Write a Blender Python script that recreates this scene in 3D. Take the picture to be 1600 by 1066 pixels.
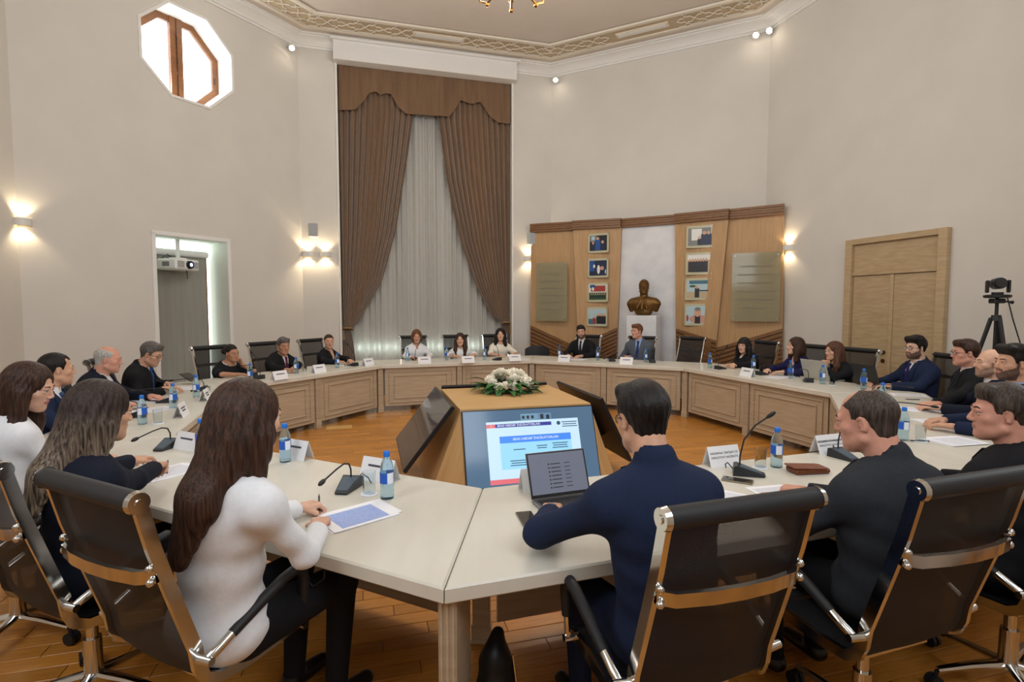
import bpy, bmesh, math, random
import numpy as np
from mathutils import Vector, Matrix, Euler
random.seed(7); np.random.seed(7)
for o in list(bpy.data.objects): bpy.data.objects.remove(o)
scene = bpy.context.scene
COL = scene.collection
R = math.radians

# ------------------------------------------------------------------ camera
CAM_H, FPX, PITCH = 1.643, 841.0, 0.0616
cd = bpy.data.cameras.new('camera'); cam = bpy.data.objects.new('camera', cd); COL.objects.link(cam)
cd.sensor_width = 36.0; cd.sensor_fit = 'HORIZONTAL'; cd.lens = 36.0 * FPX / 1600.0
cd.clip_start = 0.05; cd.clip_end = 100
cam.location = (0, 0, CAM_H); cam.rotation_euler = (math.pi / 2 - PITCH, 0, 0)
scene.camera = cam

# ------------------------------------------------------------------ world, exposure, daylight
vs = scene.view_settings
vs.view_transform = 'Standard'; vs.look = 'None'; vs.gamma = 1.0; vs.use_curve_mapping = False
vs.exposure = 0.25
w = bpy.data.worlds.new('overcast_sky'); scene.world = w; w.use_nodes = True
bg = w.node_tree.nodes['Background']; bg.inputs[0].default_value = (0.86, 0.93, 1.0, 1); bg.inputs[1].default_value = 1.0

def area_light(name, loc, direction, sx, sy, power, color):
    l = bpy.data.lights.new(name, 'AREA'); l.shape = 'RECTANGLE'; l.size = sx; l.size_y = sy
    l.energy = power; l.color = color
    o = bpy.data.objects.new(name, l); COL.objects.link(o); o.location = loc
    o.rotation_euler = Vector(direction).to_track_quat('-Z', 'Y').to_euler()
    return o
def point_light(name, loc, power, color, radius=0.05):
    l = bpy.data.lights.new(name, 'POINT'); l.energy = power; l.color = color; l.shadow_soft_size = radius
    o = bpy.data.objects.new(name, l); COL.objects.link(o); o.location = loc; return o
def spot_light(name, loc, direction, power, color, angle, blend=0.5, radius=0.03):
    l = bpy.data.lights.new(name, 'SPOT'); l.energy = power; l.color = color; l.spot_size = R(angle); l.spot_blend = blend
    l.shadow_soft_size = radius
    o = bpy.data.objects.new(name, l); COL.objects.link(o); o.location = loc
    o.rotation_euler = Vector(direction).to_track_quat('-Z', 'Y').to_euler(); return o

# ------------------------------------------------------------------ pixel -> ray helpers (1600x1066 frame)
CP, SP = math.cos(PITCH), math.sin(PITCH)
def ray(u, v):
    a, b = u - 800.0, v - 533.0
    d = Vector((a, FPX * CP - b * SP, -FPX * SP - b * CP)); d.normalize(); return d
def at_z(u, v, z):
    d = ray(u, v); t = (z - CAM_H) / d.z
    return Vector((d.x * t, d.y * t, z))
def project(P):
    x, y, z = P[0], P[1], P[2] - CAM_H
    dz = y * CP - z * SP; dy = y * SP + z * CP
    return 800 + FPX * x / dz, 533 - FPX * dy / dz

# ------------------------------------------------------------------ materials
MATS = {}
def srgb(c):
    if isinstance(c, str):
        c = c.lstrip('#'); c = [int(c[i:i+2], 16) for i in (0, 2, 4)]
    c = [x / 255.0 for x in c]
    return tuple((x / 12.92 if x <= 0.04045 else ((x + 0.055) / 1.055) ** 2.4) for x in c) + (1.0,)
def mat(name, color=(200, 200, 200), rough=0.5, metal=0.0, color2=None, scale=8.0, stretch=(1, 1, 1), bump=0.0, bscale=None,
        emit=None, estr=0.0, trans=0.0, alpha=1.0, vary=0.0, ior=1.45, sheen=0.0, detail=4.0, spec=0.5, contrast=(0.3, 0.7), coat=0.0, gen=False):
    if name in MATS: return MATS[name]
    m = bpy.data.materials.new(name); m.use_nodes = True; MATS[name] = m
    nt = m.node_tree; b = nt.nodes['Principled BSDF']
    c = srgb(color)
    b.inputs['Base Color'].default_value = c; b.inputs['Roughness'].default_value = rough; b.inputs['Metallic'].default_value = metal
    b.inputs['IOR'].default_value = ior; b.inputs['Specular IOR Level'].default_value = spec
    if trans: b.inputs['Transmission Weight'].default_value = trans
    if alpha < 1: b.inputs['Alpha'].default_value = alpha
    if sheen: b.inputs['Sheen Weight'].default_value = sheen; b.inputs['Sheen Roughness'].default_value = 0.5
    if coat: b.inputs['Coat Weight'].default_value = coat; b.inputs['Coat Roughness'].default_value = 0.15
    if emit: b.inputs['Emission Color'].default_value = srgb(emit); b.inputs['Emission Strength'].default_value = estr
    m.diffuse_color = c
    src = None
    if color2 is not None or bump:
        tc = nt.nodes.new('ShaderNodeTexCoord'); mp = nt.nodes.new('ShaderNodeMapping'); mp.inputs['Scale'].default_value = stretch
        nt.links.new(tc.outputs['Generated' if gen else 'Object'], mp.inputs['Vector'])
        nz = nt.nodes.new('ShaderNodeTexNoise'); nz.inputs['Scale'].default_value = scale; nz.inputs['Detail'].default_value = detail
        nt.links.new(mp.outputs[0], nz.inputs['Vector'])
        if color2 is not None:
            rp = nt.nodes.new('ShaderNodeValToRGB'); rp.color_ramp.elements[0].position = contrast[0]; rp.color_ramp.elements[1].position = contrast[1]
            rp.color_ramp.elements[0].color = c; rp.color_ramp.elements[1].color = srgb(color2)
            nt.links.new(nz.outputs['Fac'], rp.inputs['Fac']); src = rp.outputs['Color']
        if bump:
            n2 = nz
            if bscale:
                n2 = nt.nodes.new('ShaderNodeTexNoise'); n2.inputs['Scale'].default_value = bscale; n2.inputs['Detail'].default_value = 3
                nt.links.new(mp.outputs[0], n2.inputs['Vector'])
            bp = nt.nodes.new('ShaderNodeBump'); bp.inputs['Strength'].default_value = bump; bp.inputs['Distance'].default_value = 0.01
            nt.links.new(n2.outputs['Fac'], bp.inputs['Height']); nt.links.new(bp.outputs['Normal'], b.inputs['Normal'])
    if vary:
        oi = nt.nodes.new('ShaderNodeObjectInfo'); ge = nt.nodes.new('ShaderNodeNewGeometry')
        ad = nt.nodes.new('ShaderNodeMath'); ad.operation = 'ADD'
        nt.links.new(oi.outputs['Random'], ad.inputs[0]); nt.links.new(ge.outputs['Random Per Island'], ad.inputs[1])
        fr = nt.nodes.new('ShaderNodeMath'); fr.operation = 'FRACT'; nt.links.new(ad.outputs[0], fr.inputs[0])
        mr = nt.nodes.new('ShaderNodeMapRange'); mr.inputs['To Min'].default_value = 1 - vary; mr.inputs['To Max'].default_value = 1 + vary
        nt.links.new(fr.outputs[0], mr.inputs['Value'])
        hs = nt.nodes.new('ShaderNodeHueSaturation'); nt.links.new(mr.outputs[0], hs.inputs['Value'])
        if src: nt.links.new(src, hs.inputs['Color'])
        else: hs.inputs['Color'].default_value = c
        src = hs.outputs['Color']
    if src: nt.links.new(src, b.inputs['Base Color'])
    return m

# ------------------------------------------------------------------ mesh builder
class MB:
    def __init__(self): self.v = []; self.f = []; self.m = []
    def add(self, vs_, fs_, mi=0, M=None):
        b = len(self.v)
        for p in vs_:
            p = Vector(p); self.v.append(tuple(M @ p) if M else tuple(p))
        for f in fs_: self.f.append(tuple(b + i for i in f)); self.m.append(mi)
        return self
    def box(self, c, s, mi=0, M=None, ch=0.0):
        x, y, z = s[0] / 2, s[1] / 2, s[2] / 2
        T = Matrix.Translation(c)
        T = (M @ T) if M else T
        if ch <= 0:
            vs_ = [(sx * x, sy * y, sz * z) for sx in (-1, 1) for sy in (-1, 1) for sz in (-1, 1)]
            fs_ = [(0, 1, 3, 2), (4, 6, 7, 5), (0, 4, 5, 1), (2, 3, 7, 6), (0, 2, 6, 4), (1, 5, 7, 3)]
            return self.add(vs_, fs_, mi, T)
        ch = min(ch, x * .98, y * .98, z * .98)
        vs_ = []; idx = {}
        for sx in (-1, 1):
            for sy in (-1, 1):
                for sz in (-1, 1):
                    for a in range(3):
                        q = [sx * x, sy * y, sz * z]
                        for k in range(3):
                            if k != a: q[k] -= (sx, sy, sz)[k] * ch
                        idx[(sx, sy, sz, a)] = len(vs_); vs_.append(q)
        fs_ = []
        for a in range(3):
            o = [k for k in range(3) if k != a]
            for s_ in (-1, 1):
                loop = []
                for (p, q) in ((-1, -1), (1, -1), (1, 1), (-1, 1)):
                    k = [0, 0, 0]; k[a] = s_; k[o[0]] = p; k[o[1]] = q; loop.append(idx[(*k, a)])
                if (s_ == 1) != (a != 1): loop = loop[::-1]
                fs_.append(loop)
        for a in range(3):           # edge chamfers, edges parallel to axis a
            o = [k for k in range(3) if k != a]
            for p in (-1, 1):
                for q in (-1, 1):
                    def kk(s_): k = [0, 0, 0]; k[a] = s_; k[o[0]] = p; k[o[1]] = q; return tuple(k)
                    lo, hi = kk(-1), kk(1)
                    loop = [idx[(*lo, o[0])], idx[(*hi, o[0])], idx[(*hi, o[1])], idx[(*lo, o[1])]]
                    if (p * q == 1) != (a != 1): loop = loop[::-1]
                    fs_.append(loop)
        for sx in (-1, 1):
            for sy in (-1, 1):
                for sz in (-1, 1):
                    loop = [idx[(sx, sy, sz, a)] for a in range(3)]
                    if sx * sy * sz < 0: loop = loop[::-1]
                    fs_.append(loop)
        return self.add(vs_, fs_, mi, T)
    def prism(self, poly, z0, z1, mi=0, M=None, ch=0.0):
        n = len(poly); vs_ = []
        if ch > 0:
            P = [Vector((q[0], q[1])) for q in poly]; c = sum(P, Vector((0, 0))) / n
            ins = []
            for i in range(n):
                a, b, d = P[i - 1], P[i], P[(i + 1) % n]
                e1 = (b - a).normalized(); e2 = (d - b).normalized()
                n1 = Vector((-e1.y, e1.x)); n2 = Vector((-e2.y, e2.x))
                if n1.dot(c - b) < 0: n1 = -n1
                if n2.dot(c - b) < 0: n2 = -n2
                bis = (n1 + n2); L = bis.length
                ins.append(b + (bis / L) * (ch / max(.3, (bis / L).dot(n1))) if L > 1e-6 else b)
            rings = [(ins, z0), (P, z0 + ch), (P, z1 - ch), (ins, z1)]
        else:
            P = [Vector((q[0], q[1])) for q in poly]; rings = [(P, z0), (P, z1)]
        for (r_, z) in rings: vs_ += [(q.x, q.y, z) for q in r_]
        fs_ = [tuple(range(n))[::-1], tuple(range((len(rings) - 1) * n, len(rings) * n))]
        for k in range(len(rings) - 1):
            for i in range(n): j = (i + 1) % n; fs_.append((k * n + i, k * n + j, (k + 1) * n + j, (k + 1) * n + i))
        return self.add(vs_, fs_, mi, M)
    def cyl(self, p0, p1, r0, r1=None, n=12, mi=0, M=None, caps=True):
        return self.tube([p0, p1], [r0, r0 if r1 is None else r1], n, mi, M, caps)
    def tube(self, pts, r, n=8, mi=0, M=None, caps=True, flat=1.0, up=None):
        pts = [Vector(p) for p in pts]; k = len(pts)
        rs = list(r) if isinstance(r, (list, tuple)) else [r] * k
        vs_ = []; prev = None
        for i in range(k):
            t = (pts[min(i + 1, k - 1)] - pts[max(i - 1, 0)]).normalized()
            if prev is None:
                a = Vector(up) if up else (Vector((0, 0, 1)) if abs(t.z) < .9 else Vector((1, 0, 0)))
                u = a.cross(t).normalized()
            else:
                u = (prev - t * prev.dot(t)).normalized()
            prev = u; w_ = t.cross(u)
            for j in range(n):
                an = 2 * math.pi * j / n
                vs_.append(pts[i] + u * (math.cos(an) * rs[i]) + w_ * (math.sin(an) * rs[i] * flat))
        fs_ = []
        for i in range(k - 1):
            for j in range(n):
                j2 = (j + 1) % n; fs_.append((i * n + j, i * n + j2, (i + 1) * n + j2, (i + 1) * n + j))
        if caps: fs_.append(tuple(range(n))[::-1]); fs_.append(tuple((k - 1) * n + j for j in range(n)))
        return self.add(vs_, fs_, mi, M)
    def lathe(self, prof, n=16, c=(0, 0, 0), mi=0, M=None):
        vs_ = []; fs_ = []
        k = len(prof)
        for (r_, z) in prof:
            for j in range(n):
                a = 2 * math.pi * j / n; vs_.append((c[0] + r_ * math.cos(a), c[1] + r_ * math.sin(a), c[2] + z))
        for i in range(k - 1):
            for j in range(n):
                j2 = (j + 1) % n; fs_.append((i * n + j, i * n + j2, (i + 1) * n + j2, (i + 1) * n + j))
        fs_.append(tuple(range(n))[::-1]); fs_.append(tuple((k - 1) * n + j for j in range(n)))
        return self.add(vs_, fs_, mi, M)
    def sphere(self, c, r, n=12, m=8, mi=0, M=None):
        r = r if isinstance(r, (tuple, list)) else (r, r, r)
        vs_ = [(c[0], c[1], c[2] - r[2])]
        for i in range(1, m):
            p = -math.pi / 2 + math.pi * i / m
            for j in range(n):
                a = 2 * math.pi * j / n; vs_.append((c[0] + r[0] * math.cos(p) * math.cos(a), c[1] + r[1] * math.cos(p) * math.sin(a), c[2] + r[2] * math.sin(p)))
        vs_.append((c[0], c[1], c[2] + r[2])); fs_ = []
        for j in range(n): fs_.append((0, 1 + (j + 1) % n, 1 + j))
        for i in range(m - 2):
            for j in range(n): fs_.append((1 + i * n + j, 1 + i * n + (j + 1) % n, 1 + (i + 1) * n + (j + 1) % n, 1 + (i + 1) * n + j))
        t = len(vs_) - 1
        for j in range(n): fs_.append((1 + (m - 2) * n + j, 1 + (m - 2) * n + (j + 1) % n, t))
        return self.add(vs_, fs_, mi, M)
    def quad(self, a, b, c, d, mi=0, M=None): return self.add([a, b, c, d], [(0, 1, 2, 3)], mi, M)
    def mesh(self, name, mats, smooth=40):
        me = bpy.data.meshes.new(name); me.from_pydata(self.v, [], self.f)
        for m in (mats if isinstance(mats, (list, tuple)) else [mats]): me.materials.append(m)
        me.polygons.foreach_set('material_index', self.m)
        if smooth:
            me.polygons.foreach_set('use_smooth', [True] * len(me.polygons)); me.set_sharp_from_angle(angle=R(smooth))
        me.update(); return me
    def build(self, name, mats, parent=None, smooth=40, loc=None, rotz=None):
        return link(name, self.mesh(name, mats, smooth), parent, loc, rotz)
KIDS = {}
def link(name, me, parent=None, loc=None, rotz=None):
    o = bpy.data.objects.new(name, me); COL.objects.link(o)
    if parent: o.parent = parent; KIDS.setdefault(parent.name, []).append(o)
    if loc is not None: o.location = loc
    if rotz is not None: o.rotation_euler = (0, 0, rotz)
    return o
def tag(o, label=None, cat=None, group=None, kind=None):
    if label: o['label'] = label
    if cat: o['category'] = cat
    if group: o['group'] = group
    if kind: o['kind'] = kind
    return o
def empty(name, loc, rotz=0.0, label=None, cat=None, group=None):
    o = bpy.data.objects.new(name, None); COL.objects.link(o); o.location = loc; o.rotation_euler = (0, 0, rotz)
    o.empty_display_size = .1
    return tag(o, label, cat, group)
def copy_tree(o, parent=None):
    c = o.copy(); COL.objects.link(c)
    if parent: c.parent = parent; KIDS.setdefault(parent.name, []).append(c)
    for ch in KIDS.get(o.name, []): copy_tree(ch, c)
    return c
def text_mesh(name, s, size, material, parent=None, M=None, align='CENTER', extrude=0.0004):
    cu = bpy.data.curves.new(name, 'FONT'); cu.body = s; cu.size = size; cu.align_x = align; cu.align_y = 'CENTER'
    cu.extrude = extrude; cu.resolution_u = 2
    t = bpy.data.objects.new(name, cu); COL.objects.link(t)
    dg = bpy.context.evaluated_depsgraph_get()
    me = bpy.data.meshes.new_from_object(t.evaluated_get(dg)); bpy.data.objects.remove(t); bpy.data.curves.remove(cu)
    me.name = name; me.materials.clear(); me.materials.append(material)
    o = link(name, me, parent)
    if M is not None: o.matrix_local = M
    return o
# ------------------------------------------------------------------ signed-distance sculpting (smooth unions -> surface nets)
class Sdf:
    def __init__(s, lo, hi, h):
        s.h = h; s.lo = np.array(lo, float)
        n = np.maximum(4, np.ceil((np.array(hi, float) - s.lo) / h).astype(int) + 1); s.n = n
        s.ax = [s.lo[i] + h * np.arange(n[i]) for i in range(3)]
        s.F = np.full(n, 0.08, float)
    def sub(s, lo, hi):
        sl = []
        for i in range(3):
            a = int(max(0, math.floor((lo[i] - s.lo[i]) / s.h))); b = int(min(s.n[i], math.ceil((hi[i] - s.lo[i]) / s.h) + 1)); sl.append(slice(a, max(a, b)))
        if any(q.stop - q.start <= 0 for q in sl): return None, None
        X = np.meshgrid(s.ax[0][sl[0]], s.ax[1][sl[1]], s.ax[2][sl[2]], indexing='ij')
        return tuple(sl), X
    def comb(s, sl, d, k, mode):
        A = s.F[sl]
        if mode == 'add':
            if k <= 0: s.F[sl] = np.minimum(A, d)
            else:
                h = np.clip(.5 + .5 * (A - d) / k, 0, 1); s.F[sl] = A * (1 - h) + d * h - k * h * (1 - h)
        else:
            d = -d
            if k <= 0: s.F[sl] = np.maximum(A, d)
            else:
                h = np.clip(.5 - .5 * (A - d) / k, 0, 1); s.F[sl] = A * (1 - h) + d * h + k * h * (1 - h)
    def ell(s, c, r, k=.01, mode='add', rot=None):
        c = np.array(c, float); r = np.array(r, float); R_ = max(r) + k + 2 * s.h + (.02 if mode == 'add' else 0)
        sl, X = s.sub(c - R_, c + R_)
        if sl is None: return s
        P = [X[i] - c[i] for i in range(3)]
        if rot is not None:
            m = np.array(rot)[:3, :3].T; P = [m[i][0] * P[0] + m[i][1] * P[1] + m[i][2] * P[2] for i in range(3)]
        k0 = np.sqrt(sum((P[i] / r[i]) ** 2 for i in range(3))); k1 = np.sqrt(sum((P[i] / r[i] ** 2) ** 2 for i in range(3))) + 1e-9
        s.comb(sl, k0 * (k0 - 1) / k1, k, mode); return s
    def cone(s, a, b, ra, rb, k=.01, mode='add', sq=None):
        """round cone a->b; sq=(axis vector, factor) squashes the section along that axis"""
        a = np.array(a, float); b = np.array(b, float); R_ = max(ra, rb) * (1.6 if sq else 1) + k + 2 * s.h + .01
        sl, X = s.sub(np.minimum(a, b) - R_, np.maximum(a, b) + R_)
        if sl is None: return s
        ba = b - a; L2 = ba @ ba + 1e-12
        P = [X[i] - a[i] for i in range(3)]
        t = np.clip((P[0] * ba[0] + P[1] * ba[1] + P[2] * ba[2]) / L2, 0, 1)
        D = [P[i] - t * ba[i] for i in range(3)]
        if sq is not None:
            ax = np.array(sq[0], float); ax /= np.linalg.norm(ax); f = sq[1]
            q = D[0] * ax[0] + D[1] * ax[1] + D[2] * ax[2]
            D = [D[i] + ax[i] * q * (1 / f - 1) for i in range(3)]
        d = np.sqrt(D[0] ** 2 + D[1] ** 2 + D[2] ** 2) - (ra + t * (rb - ra))
        s.comb(sl, d, k, mode); return s
    def fn(s, f, k=0, mode='sub'):
        sl, X = s.sub(s.lo, s.lo + s.h * s.n); s.comb(sl, f(*X), k, mode); return s
    def shift(s, f):
        sl, X = s.sub(s.lo, s.lo + s.h * s.n); s.F = s.F + f(*X); return s
    def mesh(s):
        F = s.F.copy(); F[0] = F[-1] = .05; F[:, 0] = F[:, -1] = .05; F[:, :, 0] = F[:, :, -1] = .05
        ins = F < 0
        cs = [ins[i:ins.shape[0] - 1 + i, j:ins.shape[1] - 1 + j, k:ins.shape[2] - 1 + k] for i in (0, 1) for j in (0, 1) for k in (0, 1)]
        cnt = sum(c.astype(np.int8) for c in cs); act = (cnt > 0) & (cnt < 8)
        idx = np.full(act.shape, -1, np.int64); cells = np.argwhere(act); idx[act] = np.arange(len(cells))
        acc = np.zeros((len(cells), 3)); num = np.zeros(len(cells))
        ci, cj, ck = cells.T
        for ax in range(3):
            for p in (0, 1):
                for q in (0, 1):
                    o = [0, 0, 0]; o2 = [k for k in range(3) if k != ax]; o[o2[0]] = p; o[o2[1]] = q
                    A = F[ci + o[0], cj + o[1], ck + o[2]]; e = list(o); e[ax] = 1; B = F[ci + e[0], cj + e[1], ck + e[2]]
                    m = (A < 0) != (B < 0); t = np.where(m, A / np.where(m, A - B, 1), 0)
                    pos = np.array(o, float)[None].repeat(len(cells), 0); pos[:, ax] = t
                    acc[m] += pos[m]; num[m] += 1
        V = (cells + acc / num[:, None]) * s.h + s.lo
        quads = []
        for ax in range(3):
            sh = list(ins.shape); sh[ax] -= 1
            a = ins[tuple(slice(0, sh[i]) for i in range(3))]; b_ = [slice(0, sh[i]) for i in range(3)]; b_[ax] = slice(1, sh[ax] + 1); b = ins[tuple(b_)]
            E_ = np.argwhere(a != b); o2 = [k for k in range(3) if k != ax]
            E_ = E_[(E_[:, o2[0]] > 0) & (E_[:, o2[1]] > 0)]
            if not len(E_): continue
            fl = a[tuple(E_.T)]
            def c(p, q):
                x = E_.copy(); x[:, o2[0]] -= p; x[:, o2[1]] -= q; return idx[tuple(x.T)]
            Q = np.stack([c(1, 1), c(0, 1), c(0, 0), c(1, 0)], 1)
            if ax == 1: fl = ~fl
            Q[~fl] = Q[~fl][:, ::-1]; quads.append(Q)
        return V, (np.concatenate(quads) if quads else np.zeros((0, 4), int))
def smooth_verts(V, Q, it=1, lam=.5):
    for _ in range(it):
        S = np.zeros_like(V); N = np.zeros(len(V))
        for i in range(4):
            a, b = Q[:, i], Q[:, (i + 1) % 4]
            np.add.at(S, a, V[b]); np.add.at(N, a, 1); np.add.at(S, b, V[a]); np.add.at(N, b, 1)
        V = V * (1 - lam) + lam * S / np.maximum(N, 1)[:, None]
    return V
class PM:
    """collects numpy pieces (verts, quads, material index) into one mesh"""
    def __init__(s): s.V = []; s.Q = []; s.I = []; s.n = 0
    def add(s, V, Q, mi, M=None):
        V = np.asarray(V, float)
        if M is not None:
            m = np.array(M); V = V @ m[:3, :3].T + m[:3, 3]
        s.V.append(V); s.Q.append(np.asarray(Q) + s.n); s.n += len(V)
        s.I.append(np.full(len(Q), mi) if np.isscalar(mi) else np.asarray(mi)); return s
    def mesh(s, name, mats):
        V = np.concatenate(s.V); Q = np.concatenate(s.Q); I = np.concatenate(s.I)
        me = bpy.data.meshes.new(name); me.vertices.add(len(V)); me.vertices.foreach_set('co', V.ravel())
        me.loops.add(Q.size); me.loops.foreach_set('vertex_index', Q.ravel().astype(np.int32))
        me.polygons.add(len(Q)); me.polygons.foreach_set('loop_start', np.arange(0, Q.size, 4, dtype=np.int32))
        try: me.polygons.foreach_set('loop_total', np.full(len(Q), 4, np.int32))
        except Exception: pass
        for m in mats: me.materials.append(m)
        me.polygons.foreach_set('material_index', I.astype(np.int32)); me.polygons.foreach_set('use_smooth', np.ones(len(Q), bool))
        me.update(calc_edges=True); me.validate(); return me
# ------------------------------------------------------------------ people: heads, hands, bodies, clothes, hair
_cache = {}
def tube_q(pts, r, n=6):
    b = MB(); b.tube(pts, r, n, 0, None, False); return np.array(b.v), np.array([f for f in b.f if len(f) == 4])
def sphere_q(c, r, n=10, m=6):
    b = MB(); b.sphere(c, r, n, m); return np.array(b.v), np.array([f if len(f) == 4 else (f[0], f[1], f[2], f[2]) for f in b.f])
def head_piece(female=False, fat=0.0, h=.0045, beard=0):
    """canonical head: centre between the ears, face +y.  slots: 0 skin 3 lips 4 brows 5 eye white 6 iris 8 stubble/beard"""
    key = ('head', female, fat, h, beard)
    if key in _cache: return _cache[key]
    S = Sdf((-.105, -.135, -.215), (.105, .135, .14), h)
    jw = .052 if female else .06
    S.ell((0, -.018, .032), (.073, .094, .084), .02).ell((0, .022, -.03), (.059 + fat, .066, .078), .03)
    S.ell((0, .045, -.075), (jw - .012 + fat, .036, .032), .03)
    S.cone((-jw + .008 - fat, .0, -.06), (-.012, .06, -.092), .018, .016, .022).cone((jw - .008 + fat, .0, -.06), (.012, .06, -.092), .018, .016, .022)
    S.ell((0, .072, -.092), (.019, .016, .015), .018)
    for s in (-1, 1):
        S.ell((s * .041, .05, -.018), (.022, .022, .018), .02)
        S.ell((s * .031, .089, .008), (.017, .014, .0115), .010, 'sub')
        S.ell((s * .0745, -.010, -.004), (.006, .017, .03), .006, rot=np.array(Euler((-.15, 0, s * -.35)).to_matrix()))
        S.ell((s * .079, -.004, -.002), (.004, .009, .018), .004, 'sub')
        S.ell((s * .0115, .094, -.027), (.008, .009, .007), .006)
        S.ell((s * .031, .0725, .0145), (.0165, .0125, .0065), .003).ell((s * .031, .073, .0), (.0155, .0115, .0045), .003)
    S.cone((-.034, .074, .024), (.034, .074, .024), .010 if female else .0125, .010 if female else .0125, .014)
    S.cone((0, .081, .016), (0, .1, -.02), .0075, .0115 if not female else .010, .008)
    S.ell((0, .083, -.050), (.022, .011, .006), .006).ell((0, .082, -.0595), (.019, .011, .0065), .005)
    S.fn(lambda x, y, z: np.maximum(np.maximum(np.abs(z + .0548) - .0010, np.abs(x) - .021), .085 - y), .003)
    nr = .046 if female else .056 + fat * .8
    S.cone((0, -.028, -.05), (0, -.052, -.20), nr, nr + .006, .02)
    V, Q = S.mesh(); C = V[Q].mean(1); x, y, z = C.T
    mi = np.zeros(len(Q), int)
    if beard:
        bd = ((z < -.052 + .42 * np.clip(.085 - y, 0, .085)) & (y > .0) & (z > -.118) & (z < -.018)) | ((np.abs(x) < .03) & (y > .078) & (z < -.036) & (z > -.05)) | ((np.abs(x) > .05) & (y > .002) & (y < .018) & (z < .01) & (z > -.03))
        bd &= ~((y > .093) & (z > -.042)); mi[bd] = 8
    mi[((x / .0225) ** 2 + ((z + .0555) / .0105) ** 2 < 1) & (y > .076)] = 3
    pm_ = PM(); pm_.add(V, Q, mi)
    for s in (-1, 1):
        v, q = sphere_q((s * .031, .0715, .0075), .0125, 12, 8); pm_.add(v, q, 5)
        v, q = sphere_q((s * .031, .0800, .0072), (.0064, .0046, .0064), 10, 6); pm_.add(v, q, 6)
        v, q = tube_q([(s * .0165, .0815, .0085), (s * .024, .0852, .0128), (s * .032, .0855, .0140), (s * .04, .0825, .0122), (s * .047, .0765, .0085)], [.0008, .0014, .0016, .0014, .0008], 5); pm_.add(v, q, 4)
        pts = []
        for t in (0, .33, .66, 1.0):
            xx = .014 + .036 * t; pts.append((s * xx, .0865 - .011 * t * t - (.0 if not female else .001), .0275 + .005 * math.sin(t * 2.6) - .002 * t))
        v, q = tube_q(pts, [.0036, .0044, .0040, .0018] if not female else [.0024, .0032, .0028, .0012], 5); pm_.add(v, q, 4)
    r_ = (np.concatenate(pm_.V), np.concatenate(pm_.Q), np.concatenate(pm_.I)); _cache[key] = r_; return r_
def hand_piece(pose='rest', h=.0042):
    """right hand, wrist at the origin, fingers +y, palm down, thumb towards -x"""
    key = ('hand', pose, h)
    if key in _cache: return _cache[key]
    S = Sdf((-.10, -.05, -.105), (.07, .21, .045), h)
    S.cone((0, -.04, 0), (0, .012, 0), .026, .024, .012, sq=((0, 0, 1), .8))
    curl = dict(rest=(14, 26, 18), fist=(66, 84, 50), pen=(42, 62, 30), flat=(4, 8, 6))[pose]
    xs = (-.029, -.010, .010, .028); ln = ((.040, .026, .02), (.044, .029, .021), (.041, .027, .02), (.032, .021, .018))
    for i, xk in enumerate(xs):
        kn = np.array([xk, .088 - .006 * abs(i - 1.2), -.001]); S.cone((xk * .55, .008, 0), kn, .016, .0125, .012)
        p_ = kn; an = 0; f = 1.0 + (.10 * i if pose in ('rest', 'pen') else 0)
        for k in range(3):
            an += curl[k] * f; q_ = p_ + ln[i][k] * np.array([xk * .6 * (1 if k == 0 else .3), math.cos(R(an)), -math.sin(R(an))]); S.cone(p_, q_, .0098 - .0008 * k, .0092 - .0009 * k, .003); p_ = q_
    th = dict(rest=((-.045, .05, -.010), (-.052, .085, -.022)), fist=((-.04, .055, -.028), (-.012, .08, -.045)), pen=((-.04, .06, -.03), (-.024, .095, -.045)), flat=((-.05, .045, -.006), (-.066, .08, -.008)))[pose]
    S.cone((-.018, .018, -.004), th[0], .016, .0125, .01).cone(th[0], th[1], .0118, .0088, .004)
    V, Q = S.mesh(); _cache[key] = (V, Q); return V, Q
def frame_from(y, up=(0, 0, 1)):
    y = Vector(y).normalized(); u = Vector(up); x = y.cross(u).normalized(); z = x.cross(y); return Matrix((x, y, z)).transposed()
SKINS = {}
def skin(tone='mid'):
    c = dict(mid=(206, 158, 130), fair=(218, 172, 146), tan=(186, 136, 106), ruddy=(210, 152, 130))[tone]
    c2 = tuple(int(x * .93) for x in c)
    return mat('skin_' + tone, c, .5, color2=c2, scale=30, spec=.35)
def hairmat(name, c, c2, rough=.42): return mat('hair_' + name, c, rough, color2=c2, scale=14, stretch=(9, 9, .55), bump=.35, bscale=26, contrast=(.35, .65), spec=.25)
def cloth(name, c, c2=None, rough=.85): return mat('cloth_' + name, c, rough, color2=c2 or tuple(int(x * (.975 if x > 150 else .93)) for x in c), scale=60, bump=.06, bscale=180, spec=.2)
def bez(a, b, c, t): return a * (1 - t) ** 2 + b * 2 * t * (1 - t) + c * t * t
def ik(Sh, Wt, l1, l2, pole):
    d = Wt - Sh; L = min(d.length, (l1 + l2) * .995); dn = d.normalized(); Wn = Sh + dn * L
    a = (l1 * l1 - l2 * l2 + L * L) / (2 * L); hh = math.sqrt(max(1e-6, l1 * l1 - a * a)); pl = (pole - dn * pole.dot(dn)).normalized()
    return Sh + dn * a + pl * hh, Wn
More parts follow.
